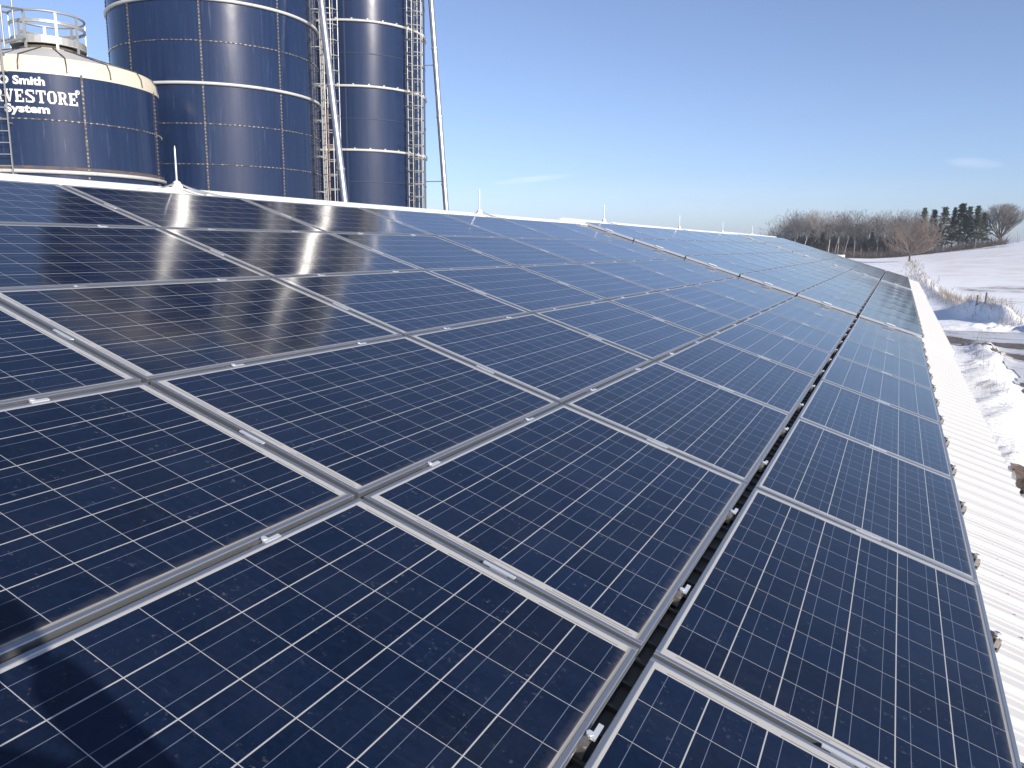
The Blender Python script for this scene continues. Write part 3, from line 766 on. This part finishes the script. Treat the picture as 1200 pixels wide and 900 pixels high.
v_, f_ = curve_text('System', .30, .012, 1.3); L2 = max(x for x, y in v_); tx.add(bend(v_, -.12 - L2, 8.62), f_)
v_, f_ = curve_text('\u00ae', .16, .002, 1.0); tx.add(bend(v_, S_END - .06, 9.20), f_)
tx.build('lettering', M_letter, s1)

# leaning fill pipes
def pipe(p0, p1, r, zlo, zhi, label, brackets):
    p0, p1 = Vector(p0), Vector(p1); d = p1 - p0
    a = p0 + d * ((zlo - p0.z) / d.z); b = p0 + d * ((zhi - p0.z) / d.z)
    t = empty('fill_pipe', a); tag(t, label, 'pipe', 'galvanised fill pipes')
    mb = MB(); mb.tube([Vector((0, 0, 0)), b - a], r, 20); mb.build('tube', M_pipe, t)
    L = (b - a).length; dd = (b - a).normalized(); s_ = 1.2
    while s_ < L:
        fl = MB(); fl.tube([dd * (s_ - .035), dd * (s_ + .035)], r + .022, 20)
        fl.build('coupling', M_steel, t); s_ += 3.05
    if brackets:
        br = MB()
        for z, (cx_, cy_, cr_) in brackets:
            q = a + dd * ((z - a.z) / dd.z); to = Vector((cx_ - q.x, cy_ - q.y, 0)); e = q + to.normalized() * (to.length - cr_)
            br.tube([q - a, e - a + Vector((0, 0, .0))], .022, 6)
        br.build('bracket', M_steel, t)
pipe((-13.01, 21.71, 6.63), (-14.25, 22.26, 13.8), .128, .6, 20.4, 'thick galvanised pipe leaning across the gap between the two tall silos', None)
pipe((-13.78, 30.24, 6.73), (-14.73, 30.6, 16.04), .125, .6, 22.6, 'galvanised pipe standing free against the sky right of the silos', [(8.0, (-18.22, 29.68, 3.15)), (13.2, (-18.22, 29.68, 3.15)), (18.4, (-18.22, 29.68, 3.15))])

# white shed beyond the barn
t = empty('shed', (-3.2, 84, 0)); tag(t, 'small white shed peeping out behind the far roof edge', 'shed')
mb = MB(); mb.box((0, 0, 2.05), (6.4, 5, 4.1)); mb.build('wall', M_wall, t)
mb = MB(); mb.box((0, 0, 4.33), (7.0, 5.6, .34), Matrix.Rotation(R(1.5), 3, 'Y')); mb.build('roof', M_cap, t)

# ---------------------------------------------------------------- thin winter haze
hm = bpy.data.materials.new('haze'); hm.use_nodes = True
hn = hm.node_tree.nodes; hn.remove(hn['Principled BSDF'])
hv = hn.new('ShaderNodeVolumePrincipled'); hv.inputs['Color'].default_value = (.74, .84, 1.0, 1); hv.inputs['Density'].default_value = HAZE
hv.inputs['Anisotropy'].default_value = 0.0
hm.node_tree.links.new(hv.outputs[0], hn['Material Output'].inputs['Volume'])
mb = MB(); mb.box((0, 100, 15.5), (6200, 6200, 37)); tag(mb.build('haze', hm), kind='stuff')

# ---------------------------------------------------------------- trees
k = NM('grey_brown_bark', rough=.9); k.set('base', k.mix(k.noise(k.coord(), 1.3, 4), (.085, .075, .072), (.155, .138, .128))); M_bark = k.m
k = NM('pale_grey_bark', rough=.9); k.set('base', k.mix(k.noise(k.coord(), .9, 4), (.14, .128, .12), (.25, .23, .215))); M_bark2 = k.m
k = NM('pale_birch_bark', rough=.8); k.set('base', k.mix(k.ramp(k.noise(k.coord(scale=(1, 1, 2)), 2.2, 4), (.5, 0), (.62, 1)), (.52, .48, .43), (.22, .19, .17))); M_birch = k.m
k = NM('reddish_twigs', rough=.9); k.set('base', k.mix(k.noise(k.coord(), .8, 3), (.20, .155, .125), (.29, .235, .195))); M_twig2 = k.m
k = NM('pine_needles', rough=.8); k.set('base', k.mix(k.noise(k.coord(), 1.1, 4), (.022, .036, .020), (.055, .068, .036))); M_pine = k.m
k = NM('dry_grass', rough=.9); k.set('base', k.mix(k.noise(k.coord(), 1.0, 3), (.27, .215, .155), (.42, .35, .27))); M_dry = k.m
k = NM('brush_twigs', rough=.9); k.set('base', k.mix(k.noise(k.coord(), .5, 3), (.10, .082, .075), (.19, .155, .135))); M_brush = k.m

def tri_seg(mb, p, q, r0, r1, mi=0):
    d = (q - p); 
    if d.length < 1e-5: return
    d.normalize(); a = d.orthogonal().normalized(); b = d.cross(a)
    vs = [p + (a * math.cos(t_) + b * math.sin(t_)) * r0 for t_ in (0, 2.1, 4.2)] + [q + (a * math.cos(t_) + b * math.sin(t_)) * r1 for t_ in (0, 2.1, 4.2)]
    mb.add(vs, [(0, 1, 4, 3), (1, 2, 5, 4), (2, 0, 3, 5)], mi)
def bare_tree(rg, H, spread, trunk_frac, r0, lean=0.0, depth=5, up=.25, tw=.016, kids=(3, 4)):
    tk, cr = MB(), MB()
    def grow(p, d, L, r, lv):
        segs = 3 if lv < 3 else 2
        for i in range(segs):
            d2 = (d + Vector((rg.uniform(-1, 1), rg.uniform(-1, 1), rg.uniform(-.6, .9))) * (.12 + .05 * lv) + Vector((0, 0, up * .12))).normalized()
            q = p + d2 * L / segs; r2 = r * (.86 if lv < 3 else .8)
            tri_seg(tk if lv == 0 else cr, p, q, max(r, tw * .8), max(r2, tw * .6))
            if lv > 0 and lv < depth and i < segs - 1 and rg.random() < .8:
                ax = Vector((rg.uniform(-1, 1), rg.uniform(-1, 1), rg.uniform(-.2, .8))).normalized()
                grow(q, (d2 * .8 + ax * .75).normalized(), L * rg.uniform(.5, .7), r2 * .55, lv + 1)
            p, d, r = q, d2, r2
        if lv < depth:
            n = rg.randint(*kids)
            for j in range(n):
                a = 2 * PI * (j + rg.random() * .7) / n
                side = Vector((math.cos(a), math.sin(a), 0)); side = (side - d * side.dot(d)).normalized()
                nd = (d * rg.uniform(.55, 1.0) + side * spread * rg.uniform(.6, 1.1) + Vector((0, 0, up * .4))).normalized()
                grow(p, nd, L * rg.uniform(.60, .80) if lv else (H * (1 - trunk_frac)) * rg.uniform(.36, .46), r * rg.uniform(.5, .68), lv + 1)
    grow(Vector((0, 0, -.3)), Vector((lean, 0, 1)).normalized(), H * trunk_frac + .3, r0, 0)
    top = max(v[2] for v in cr.v); sc_ = H / top
    for b in (tk, cr): b.v = [(x * (1 if sc_ > 1 else (sc_ + 1) / 2), y * (1 if sc_ > 1 else (sc_ + 1) / 2), z * sc_) for x, y, z in b.v]
    return tk, cr
def fan_tree(rg, H, W_, base, r0, nl, depth, tw, maxtilt):
    """short trunk and a fan of limbs filling a rounded crown H high and W_ wide"""
    tk, cr = MB(), MB(); zc = base + (H - base) * .48; rz = (H - base) * .52; rx = W_ / 2
    tri_seg(tk, Vector((0, 0, -.4)), Vector((0, 0, base)), r0 * 1.15, r0)
    def br(p, d, L, r, lv):
        n = 4 if lv < 2 else 3
        for i in range(n):
            d = (d + Vector((rg.uniform(-1, 1), rg.uniform(-1, 1), rg.uniform(-.5, .9))) * .13).normalized()
            q = p + d * L / n; r2 = r * .80
            e = (q.x / rx) ** 2 + (q.y / rx) ** 2 + ((q.z - zc) / rz) ** 2
            if e > rg.uniform(.80, 1.16): return
            tri_seg(cr, p, q, max(r, tw), max(r2, tw * .7))
            if lv < depth:
                for _ in range(1 if lv == 0 and i == 0 else 2):
                    a = Vector((rg.uniform(-1, 1), rg.uniform(-1, 1), rg.uniform(-.35, .8))).normalized()
                    br(q, (d + a * .62).normalized(), L * rg.uniform(.42, .62), r2 * .6, lv + 1)
            p, r = q, r2
    for i in range(nl):
        t_ = R(maxtilt) * math.sqrt((i + .5) / nl); a = i * 2.4 + rg.uniform(-.3, .3)
        d = Vector((math.sin(t_) * math.cos(a), math.sin(t_) * math.sin(a), math.cos(t_)))
        L = 1 / math.sqrt((math.sin(t_) / rx) ** 2 + (math.cos(t_) / (H - base)) ** 2)
        br(Vector((0, 0, base * rg.uniform(.75, 1))), d, L * rg.uniform(.85, 1.0), r0 * rg.uniform(.35, .55), 0)
    return tk, cr
def pine_tree(rg, H, w, z0):
    tk, cr = MB(), MB()
    tk.tube([(0, 0, -.3), (0.05, 0, H * .5), (0, 0, H * .97)], [H * .013, H * .010, .02], 6)
    for _ in range(int(H * 15)):
        t_ = rg.random() ** .85; z = z0 + (H - z0) * t_
        rad = w * (1 - t_) ** 1.0 * (.8 + .35 * math.sin(z * 2.6 + 1) ** 2) + .12
        a = rg.uniform(0, 2 * PI); L = rad * rg.uniform(.55, 1.1); base = Vector((0, 0, z)); tip = Vector((math.cos(a) * L, math.sin(a) * L, z + rg.uniform(-.25, .35) * L * .7))
        tri_seg(tk, base, tip, .035, .012)
        for i in range(9):
            f = rg.uniform(.25, 1.05); c_ = base.lerp(tip, f) + Vector((rg.gauss(0, .16), rg.gauss(0, .16), rg.gauss(0, .10)))
            for j in range(2):
                d1 = Vector((rg.uniform(-1, 1), rg.uniform(-1, 1), rg.uniform(-.5, .7))).normalized(); d2 = d1.orthogonal().normalized()
                s_ = rg.uniform(.14, .30); cr.add([c_ - d1 * s_, c_ + d2 * s_ * .45, c_ + d1 * s_, c_ - d2 * s_ * .45], [(0, 1, 2, 3)])
    return tk, cr
def plant(name, kindm, loc, rz, s_, label, cat, group=None):
    t = empty(name, loc, (0, 0, rz)); t.scale = (s_[0], s_[0], s_[1]); tag(t, label, cat, group)
    link('trunk', kindm[0], t); link('crown', kindm[1], t); return t
rg = random.Random(11)
bare = []
for i in range(5):
    a_, b_ = bare_tree(rg, 13.5, .70 + .12 * (i % 2), .24 + .05 * (i % 3), .21, rg.uniform(-.12, .12), 5, .42, .030, (2, 3))
    bare.append((a_.mesh('trunk', M_bark2), b_.mesh('crown', M_bark2 if i % 2 else M_bark)))
birch = []
for i in range(2):
    a_, b_ = bare_tree(rg, 11.0, .32, .62, .20, .12, 4, .8, .03, (2, 3)); birch.append((a_.mesh('trunk', M_birch), b_.mesh('crown', M_bark)))
pines = []
for i in range(3):
    a_, b_ = pine_tree(rg, 12.5, 2.3 + .3 * i, 2.8 - .5 * i); pines.append((a_.mesh('trunk', M_bark), b_.mesh('crown', M_pine)))
# woodlot: back and front ranks from left to right
wood = []
xs_ = [-31.5 + 2.05 * i for i in range(23)]
for i, x in enumerate(xs_):
    for rank in range(3):
        xx = x + rg.uniform(-.7, .7) + rank * 1.0; yy = 262 + rank * 7 + rg.uniform(-2.5, 2.5)
        edge = sst(-36, -24, xx); hgt = 13.9 * (.62 + .38 * edge) + rg.uniform(-2.6, 1.3) - .28 * max(0, xx - 4)
        if xx > 13.5: continue
        wood.append((xx, yy, hgt, rank))
NTH = 'first second third fourth fifth sixth seventh eighth ninth tenth eleventh twelfth thirteenth fourteenth fifteenth sixteenth seventeenth eighteenth nineteenth twentieth twenty-first twenty-second twenty-third twenty-fourth'.split()
POSW = ['far left', 'left', 'left of the birches', 'behind the birches', 'just right of the birches', 'behind the brown round tree', 'beside the pines']
def where(x):
    return POSW[min(6, max(0, int((x + 32) / 6.6)))]
for i, (xx, yy, hgt, rank) in enumerate(wood):
    s_ = hgt / 13.5
    plant('bare_tree', bare[i % 5], (xx, yy, hz(xx, yy)), rg.uniform(0, 6.28), (s_ * rg.uniform(.85, 1.1), s_),
          '%s bare grey tree from the left in the %s rank of the wood' % (NTH[sum(1 for q in wood if q[3] == rank and q[0] <= xx) - 1], ['front', 'middle', 'back'][rank]), 'tree', 'bare trees of the woodlot')
for i, (x, h_) in enumerate([(-14.2, 9.4), (-12.6, 10.2), (-11.6, 9.6), (-9.9, 10.4), (-7.0, 9.0), (-21.6, 9.8), (-24.0, 9.0)]):
    yy = 255.5 + rg.uniform(-1, 1)
    plant('birch_tree', birch[i % 2], (x, yy, hz(x, yy)), rg.uniform(-.3, .3), (h_ / 11, h_ / 11),
          ['pale slanting birch, leftmost of the close group at the wood edge', 'second pale birch trunk in the close group', 'third pale birch trunk in the close group', 'tallest pale birch, rightmost of the close group', 'pale birch standing alone right of the group', 'pale birch in the left half of the wood', 'pale birch nearest the left end of the wood'][i], 'tree', 'pale birches at the wood edge')
for i, (x, y, h_, w_) in enumerate([(11.0, 264, 12.6, .9), (13.6, 266, 12.0, .95), (16.3, 264, 12.2, 1.0), (18.9, 267, 11.8, .8), (20.7, 265, 12.7, 1.15), (22.8, 268, 11.6, .9), (24.7, 265, 11.5, 1.05), (26.6, 268, 9.6, .9)]):
    plant('pine_tree', pines[i % 3], (x, y, hz(x, y)), i * 1.1, (h_ / 12.5 * w_ * 1.6, h_ / 12.5 * 1.05),
          '%s dark pine from the left in the row before the big lone tree' % ['first', 'second', 'third', 'fourth', 'fifth', 'sixth', 'seventh', 'eighth'][i], 'tree', 'dark pines in a row')
for i, (x, h_) in enumerate([(-19.5, 6.9), (-16.2, 6.4), (-2.5, 6.6)]):
    plant('cedar_tree', pines[i % 3], (x, 259, hz(x, 259) - 1.0), i * 2.0, (.75, h_ / 12.5 * 1.3),
          ['small dark cedar inside the bare wood, left one', 'small dark cedar inside the bare wood, middle one', 'small dark cedar inside the bare wood behind the birches'][i], 'tree')
a_, b_ = fan_tree(rg, 9.9, 14.0, 1.7, .24, 22, 3, .022, 86)
plant('round_tree', (a_.mesh('trunk', M_bark), b_.mesh('crown', M_twig2)), (7.6, 213, hz(7.6, 213)), 0, (1.0, 1), 'brown round crowned bare tree standing alone before the wood', 'tree')
a_, b_ = fan_tree(rg, 12.6, 16.5, 2.2, .55, 16, 3, .026, 60)
plant('lone_tree', (a_.mesh('trunk', M_bark), b_.mesh('crown', M_bark)), (32.8, 286.7, hz(32.8, 286.7)), 1.0, (1.0, 1), 'big spreading bare tree alone at the right end of the wood', 'tree')

# undergrowth, weeds and dry grass
def stems(mb, c_, n, hgt, spread, rg, w=.02, tilt=.35):
    for _ in range(n):
        p = c_ + Vector((rg.gauss(0, spread), rg.gauss(0, spread), 0)); p.z = hz(p.x, p.y)
        h_ = hgt * rg.uniform(.5, 1.1); q = p + Vector((rg.gauss(0, tilt) * h_, rg.gauss(0, tilt) * h_, h_)); m_ = p.lerp(q, .55) + Vector((0, 0, h_ * .08))
        tri_seg(mb, p, m_, w, w * .7); tri_seg(mb, m_, q, w * .7, w * .3)
mb = MB()
x = -33
while x < 33.5:
    yy = 253.5 + max(0, x - 14) * 1.15 - (0 if x < 4 else 0) + rg.uniform(-1.5, 2)
    stems(mb, Vector((x, yy + 2, 0)), 16, 2.0 if x < 10 else 1.7, 1.2, rg, .045, .45)
    stems(mb, Vector((x, yy + 7, 0)), 8, 3.4, 2.2, rg, .05, .30); stems(mb, Vector((x, yy + 28, 0)), 30 if x < 12 else 0, 6.5, 2.2, rg, .14, .22)
    x += .42
tag(mb.build('undergrowth', M_brush), 'tangle of brown brush along the foot of the wood', 'brush', None, 'stuff')
mb = MB(); y = 58.5
while y < 213:
    bx = weed_x(y); dens = 1.0 if y < 96 else .55
    hgt = .52 if y < 90 else .55
    for _ in range(int(5 * dens)):
        stems(mb, Vector((bx + rg.gauss(0, .55 if y < 90 else .8), y + rg.uniform(-.5, .5), 0)), 2, hgt if rg.random() < .8 else hgt * 1.6, .15, rg, .014 if y < 100 else .03, .3)
    y += .5 if y < 100 else 1.1
tag(mb.build('dry_weeds', M_dry), 'strip of dry tan weeds and grass along the snowy bank', 'weeds', None, 'stuff')
mb = MB()
for (x, y, h_) in [(8.7, 41.5, .9), (9.0, 40.0, .8), (9.3, 43.5, 1.0), (8.6, 36.5, .9), (8.9, 34.2, 1.1), (8.5, 30.5, .8), (8.7, 28.6, .7), (9.5, 44.6, .9), (8.2, 42.5, .8)]:
    stems(mb, Vector((x, y, 0)), 5, h_, .22, rg, .007, .22)
tag(mb.build('snow_weeds', M_dry), 'few thin dry weed stalks poking out of the snow bank', 'weeds', None, 'stuff')
k = NM('weathered_post', rough=.9); k.set('base', k.mix(k.noise(k.coord(scale=(1, 1, .2)), 8, 4), (.10, .085, .08), (.19, .165, .15))); M_post = k.m
for i, (x, y) in enumerate([(11.0, 67.9), (11.45, 66.6)]):
    t = tag(MB().build('fence_post', M_post), ['left one of the two dark fence posts in the weeds', 'right one of the two dark fence posts in the weeds'][i], 'fence post', 'fence posts in the weeds')
    mb = MB(); mb.tube([(0, 0, -.3), (.02, 0, .68), (.02, 0, .75)], [.075, .065, .04], 8); t.data = mb.mesh('fence_post', M_post); t.location = (x, y, hz(x, y))

# ---------------------------------------------------------------- the photographer, standing on the eave strip behind the camera
def skin_mesh(name, pts, edges, mat, sub=2):
    """pts: list of (co, radius); first point is the root"""
    me = bpy.data.meshes.new(name); me.from_pydata([p[0] for p in pts], edges, []); me.update()
    ob = bpy.data.objects.new(name, me); col.objects.link(ob)
    md = ob.modifiers.new('skin', 'SKIN'); md.use_smooth_shade = True
    sv = me.skin_vertices[0].data
    for i, p in enumerate(pts):
        rr = p[1] if isinstance(p[1], tuple) else (p[1], p[1]); sv[i].radius = rr; sv[i].use_root = (i == 0)
    sb = ob.modifiers.new('sub', 'SUBSURF'); sb.levels = sub; sb.render_levels = sub
    dg = bpy.context.evaluated_depsgraph_get(); dg.update()
    m2 = bpy.data.meshes.new_from_object(ob.evaluated_get(dg)); bpy.data.objects.remove(ob)
    m2.name = name; m2.materials.clear(); m2.materials.append(mat)
    for p in m2.polygons: p.use_smooth = True
    return m2
M_skin = NM('skin', base=(.52, .33, .25), rough=.5).m
k = NM('jacket_cloth', rough=.85); k.set('base', k.mix(k.noise(k.coord(), 30, 4), (.045, .05, .06), (.07, .075, .09))); M_jkt = k.m
k = NM('trouser_cloth', rough=.9); k.set('base', k.mix(k.noise(k.coord(), 30, 4), (.06, .075, .12), (.09, .11, .16))); M_trs = k.m
M_boot = NM('boot_leather', base=(.06, .045, .035), rough=.6).m
k = NM('knit_wool', rough=.95); k.set('base', (.10, .10, .11)); M_knit = k.m
FZ = P(0, 6.38, ROOF_N).z + .03
F0 = Vector((P(0, 6.38, ROOF_N).x, -2.62, FZ))
fh = Vector((fwd.x, fwd.y, 0)).normalized(); rh = Vector((fh.y, -fh.x, 0))
def W(f, r_, z): return fh * f + rh * r_ + Vector((0, 0, z))       # relative to the feet point
per = empty('person', F0); tag(per, 'person in dark winter jacket and knit hat, arms stretched out to hold a phone', 'person')
camrel = CAM - F0
hl = camrel - fwd * .030 - right * .085 + Vector((0, 0, -.02)); hr = camrel - fwd * .030 + right * .19 + Vector((0, 0, -.02))
pel = W(-.02, 0, .93); che = W(.16, -.03, 1.27); nk = W(.26, -.05, 1.46); hd = W(.31, -.06, 1.585)
# the upper body leans up the slope towards the camera
lean = Vector((camrel.x, camrel.y, 0)) * .30
che += lean * .5; nk += lean * .9; hd += lean * 1.05
sl, sr = nk + rh * -.185 + Vector((0, 0, -.07)), nk + rh * .185 + Vector((0, 0, -.07))
def elbow(a, b, side):
    m_ = (a + b) / 2; L = (b - a).length; e = math.sqrt(max(.0004, .30 ** 2 - (L / 2) ** 2)) if L < .6 else .03
    return m_ + Vector((0, 0, -.6)) * e + rh * side * e * .9
wl_, wr_ = hl + (sl - hl).normalized() * .09, hr + (sr - hr).normalized() * .09
el_, er_ = elbow(sl, wl_, -1), elbow(sr, wr_, 1)
kl, kr = W(.07, -.13, .50), W(.02, .13, .50); al, ar = W(.0, -.15, .09), W(-.02, .15, .09); tl, tr = W(.17, -.18, .035), W(.15, .19, .035)
hipl, hipr = pel + rh * -.10 + Vector((0, 0, -.04)), pel + rh * .10 + Vector((0, 0, -.04))
body_p = [(pel, (.10, .085)), (che, (.10, .085)), (nk, .055), (hd + Vector((0, 0, -.06)), .075), (hd + Vector((0, 0, .05)), .092), (hd + Vector((0, 0, .10)), .06),
          (sl, .045), (el_, .040), (wl_, .03), (sr, .045), (er_, .040), (wr_, .03), (hipl, .07), (kl, .058), (al, .042), (hipr, .07), (kr, .058), (ar, .042)]
body_e = [(0, 1), (1, 2), (2, 3), (3, 4), (4, 5), (1, 6), (6, 7), (7, 8), (1, 9), (9, 10), (10, 11), (0, 12), (12, 13), (13, 14), (0, 15), (15, 16), (16, 17)]
bd = link('body', skin_mesh('body', body_p, body_e, M_skin), per)
link('jacket', skin_mesh('jacket', [(che, (.20, .165)), (pel + Vector((0, 0, -.16)), (.21, .18)), (nk + Vector((0, 0, -.02)), .095), (sl, .10), (el_, .064), (wl_, .05), (sr, .10), (er_, .064), (wr_, .05), ((che + pel) / 2, (.195, .165)), (nk.lerp(che, .35), (.16, .13))],
     [(0, 9), (9, 1), (0, 10), (10, 2), (10, 3), (3, 4), (4, 5), (10, 6), (6, 7), (7, 8)], M_jkt), per)
link('trousers', skin_mesh('trousers', [(pel + Vector((0, 0, -.03)), (.165, .135)), (hipl, .105), (kl, .078), (al + Vector((0, 0, .02)), .068), (hipr, .105), (kr, .078), (ar + Vector((0, 0, .02)), .068)],
     [(0, 1), (1, 2), (2, 3), (0, 4), (4, 5), (5, 6)], M_trs), per)
for a_, t_ in ((al, tl), (ar, tr)):
    link('boot', skin_mesh('boot', [(a_ + Vector((0, 0, -.03)), .055), (a_ + Vector((0, 0, .13)), .058), ((a_ + t_) / 2 + Vector((0, 0, -.02)), .05), (t_, .042)], [(0, 1), (0, 2), (2, 3)], M_boot), per)
hat = MB(); prof = [(.108, -.01), (.112, .02), (.108, .05), (.095, .09), (.065, .125), (.02, .14), (0, .142)]
hat.lathe(prof, 24, 0, hd + Vector((0, 0, .03))); link('hat', hat.mesh('hat', M_knit), per)
face = MB()
fd = fh
face.tube([hd + fd * .085 + Vector((0, 0, .015)), hd + fd * .108 + Vector((0, 0, -.012)), hd + fd * .088 + Vector((0, 0, -.02))], [.009, .014, .008], 6)
for s_ in (-1, 1): face.tube([hd + rh * s_ * .086 + Vector((0, 0, .02)), hd + rh * s_ * .096 + Vector((0, 0, -.005)), hd + rh * s_ * .086 + Vector((0, 0, -.035))], [.008, .014, .008], 6)
link('nose_and_ears', face.mesh('nose_and_ears', M_skin), per)
ey = MB()
for s_ in (-1, 1): ey.tube([hd + fd * .079 + rh * s_ * .032 + Vector((0, 0, .012)), hd + fd * .086 + rh * s_ * .032 + Vector((0, 0, .012))], [.012, .008], 8)
ey.tube([hd + fd * .083 - rh * .022 + Vector((0, 0, -.055)), hd + fd * .088 + Vector((0, 0, -.057)), hd + fd * .083 + rh * .022 + Vector((0, 0, -.055))], .004, 5)
link('eyes_and_mouth', ey.mesh('eyes_and_mouth', NM('eye_dark', base=(.06, .035, .03), rough=.4).m), per)
# phone: a slab just behind the camera point, and two hands closed on its ends
upv = -down
ph = empty('phone', CAM - fwd * .012 + right * .060); tag(ph, 'dark slab phone held out in both hands behind the view', 'phone')
pm = MB(); rotp = Matrix((right, fwd, upv)).transposed()
pm.box((0, 0, 0), (.150, .008, .074), rotp); ph_o = link('casing', pm.mesh('casing', M_dark), ph)
sm_ = MB(); sm_.box(-fwd * .0048, (.140, .0012, .066), rotp); link('screen', sm_.mesh('screen', NM('phone_glass', base=(.01, .01, .012), rough=.08).m), ph)
for side, wr, hc in ((-1, wl_, CAM - F0 - fwd * .016 + right * (.060 - .082)), (1, wr_, CAM - F0 - fwd * .016 + right * (.060 + .082))):
    palm = wr.lerp(hc, .55); pts = [(wr, .026), (palm, (.034, .024))]; ed = [(0, 1)]
    for i in range(4):
        base = palm + (hc - palm) * .55 + upv * (.022 - .015 * i); kn = hc - fwd * .012 + right * side * .008 + upv * (.030 - .018 * i)
        tip = kn - right * side * (.030 + .006 * (i in (1, 2))) - fwd * .006
        b = len(pts); pts += [(base, .010), (kn, .009), (tip, .0075)]; ed += [(1, b), (b, b + 1), (b + 1, b + 2)]
    b = len(pts); pts += [(palm - upv * .03 - right * side * .012, .011), (hc - upv * .042 - right * side * .018 - fwd * .010, .0095), (hc - upv * .020 - right * side * .038 - fwd * .016, .008)]
    ed += [(1, b), (b, b + 1), (b + 1, b + 2)]
    link('hand', skin_mesh('hand', pts, ed, M_skin, 1), per)
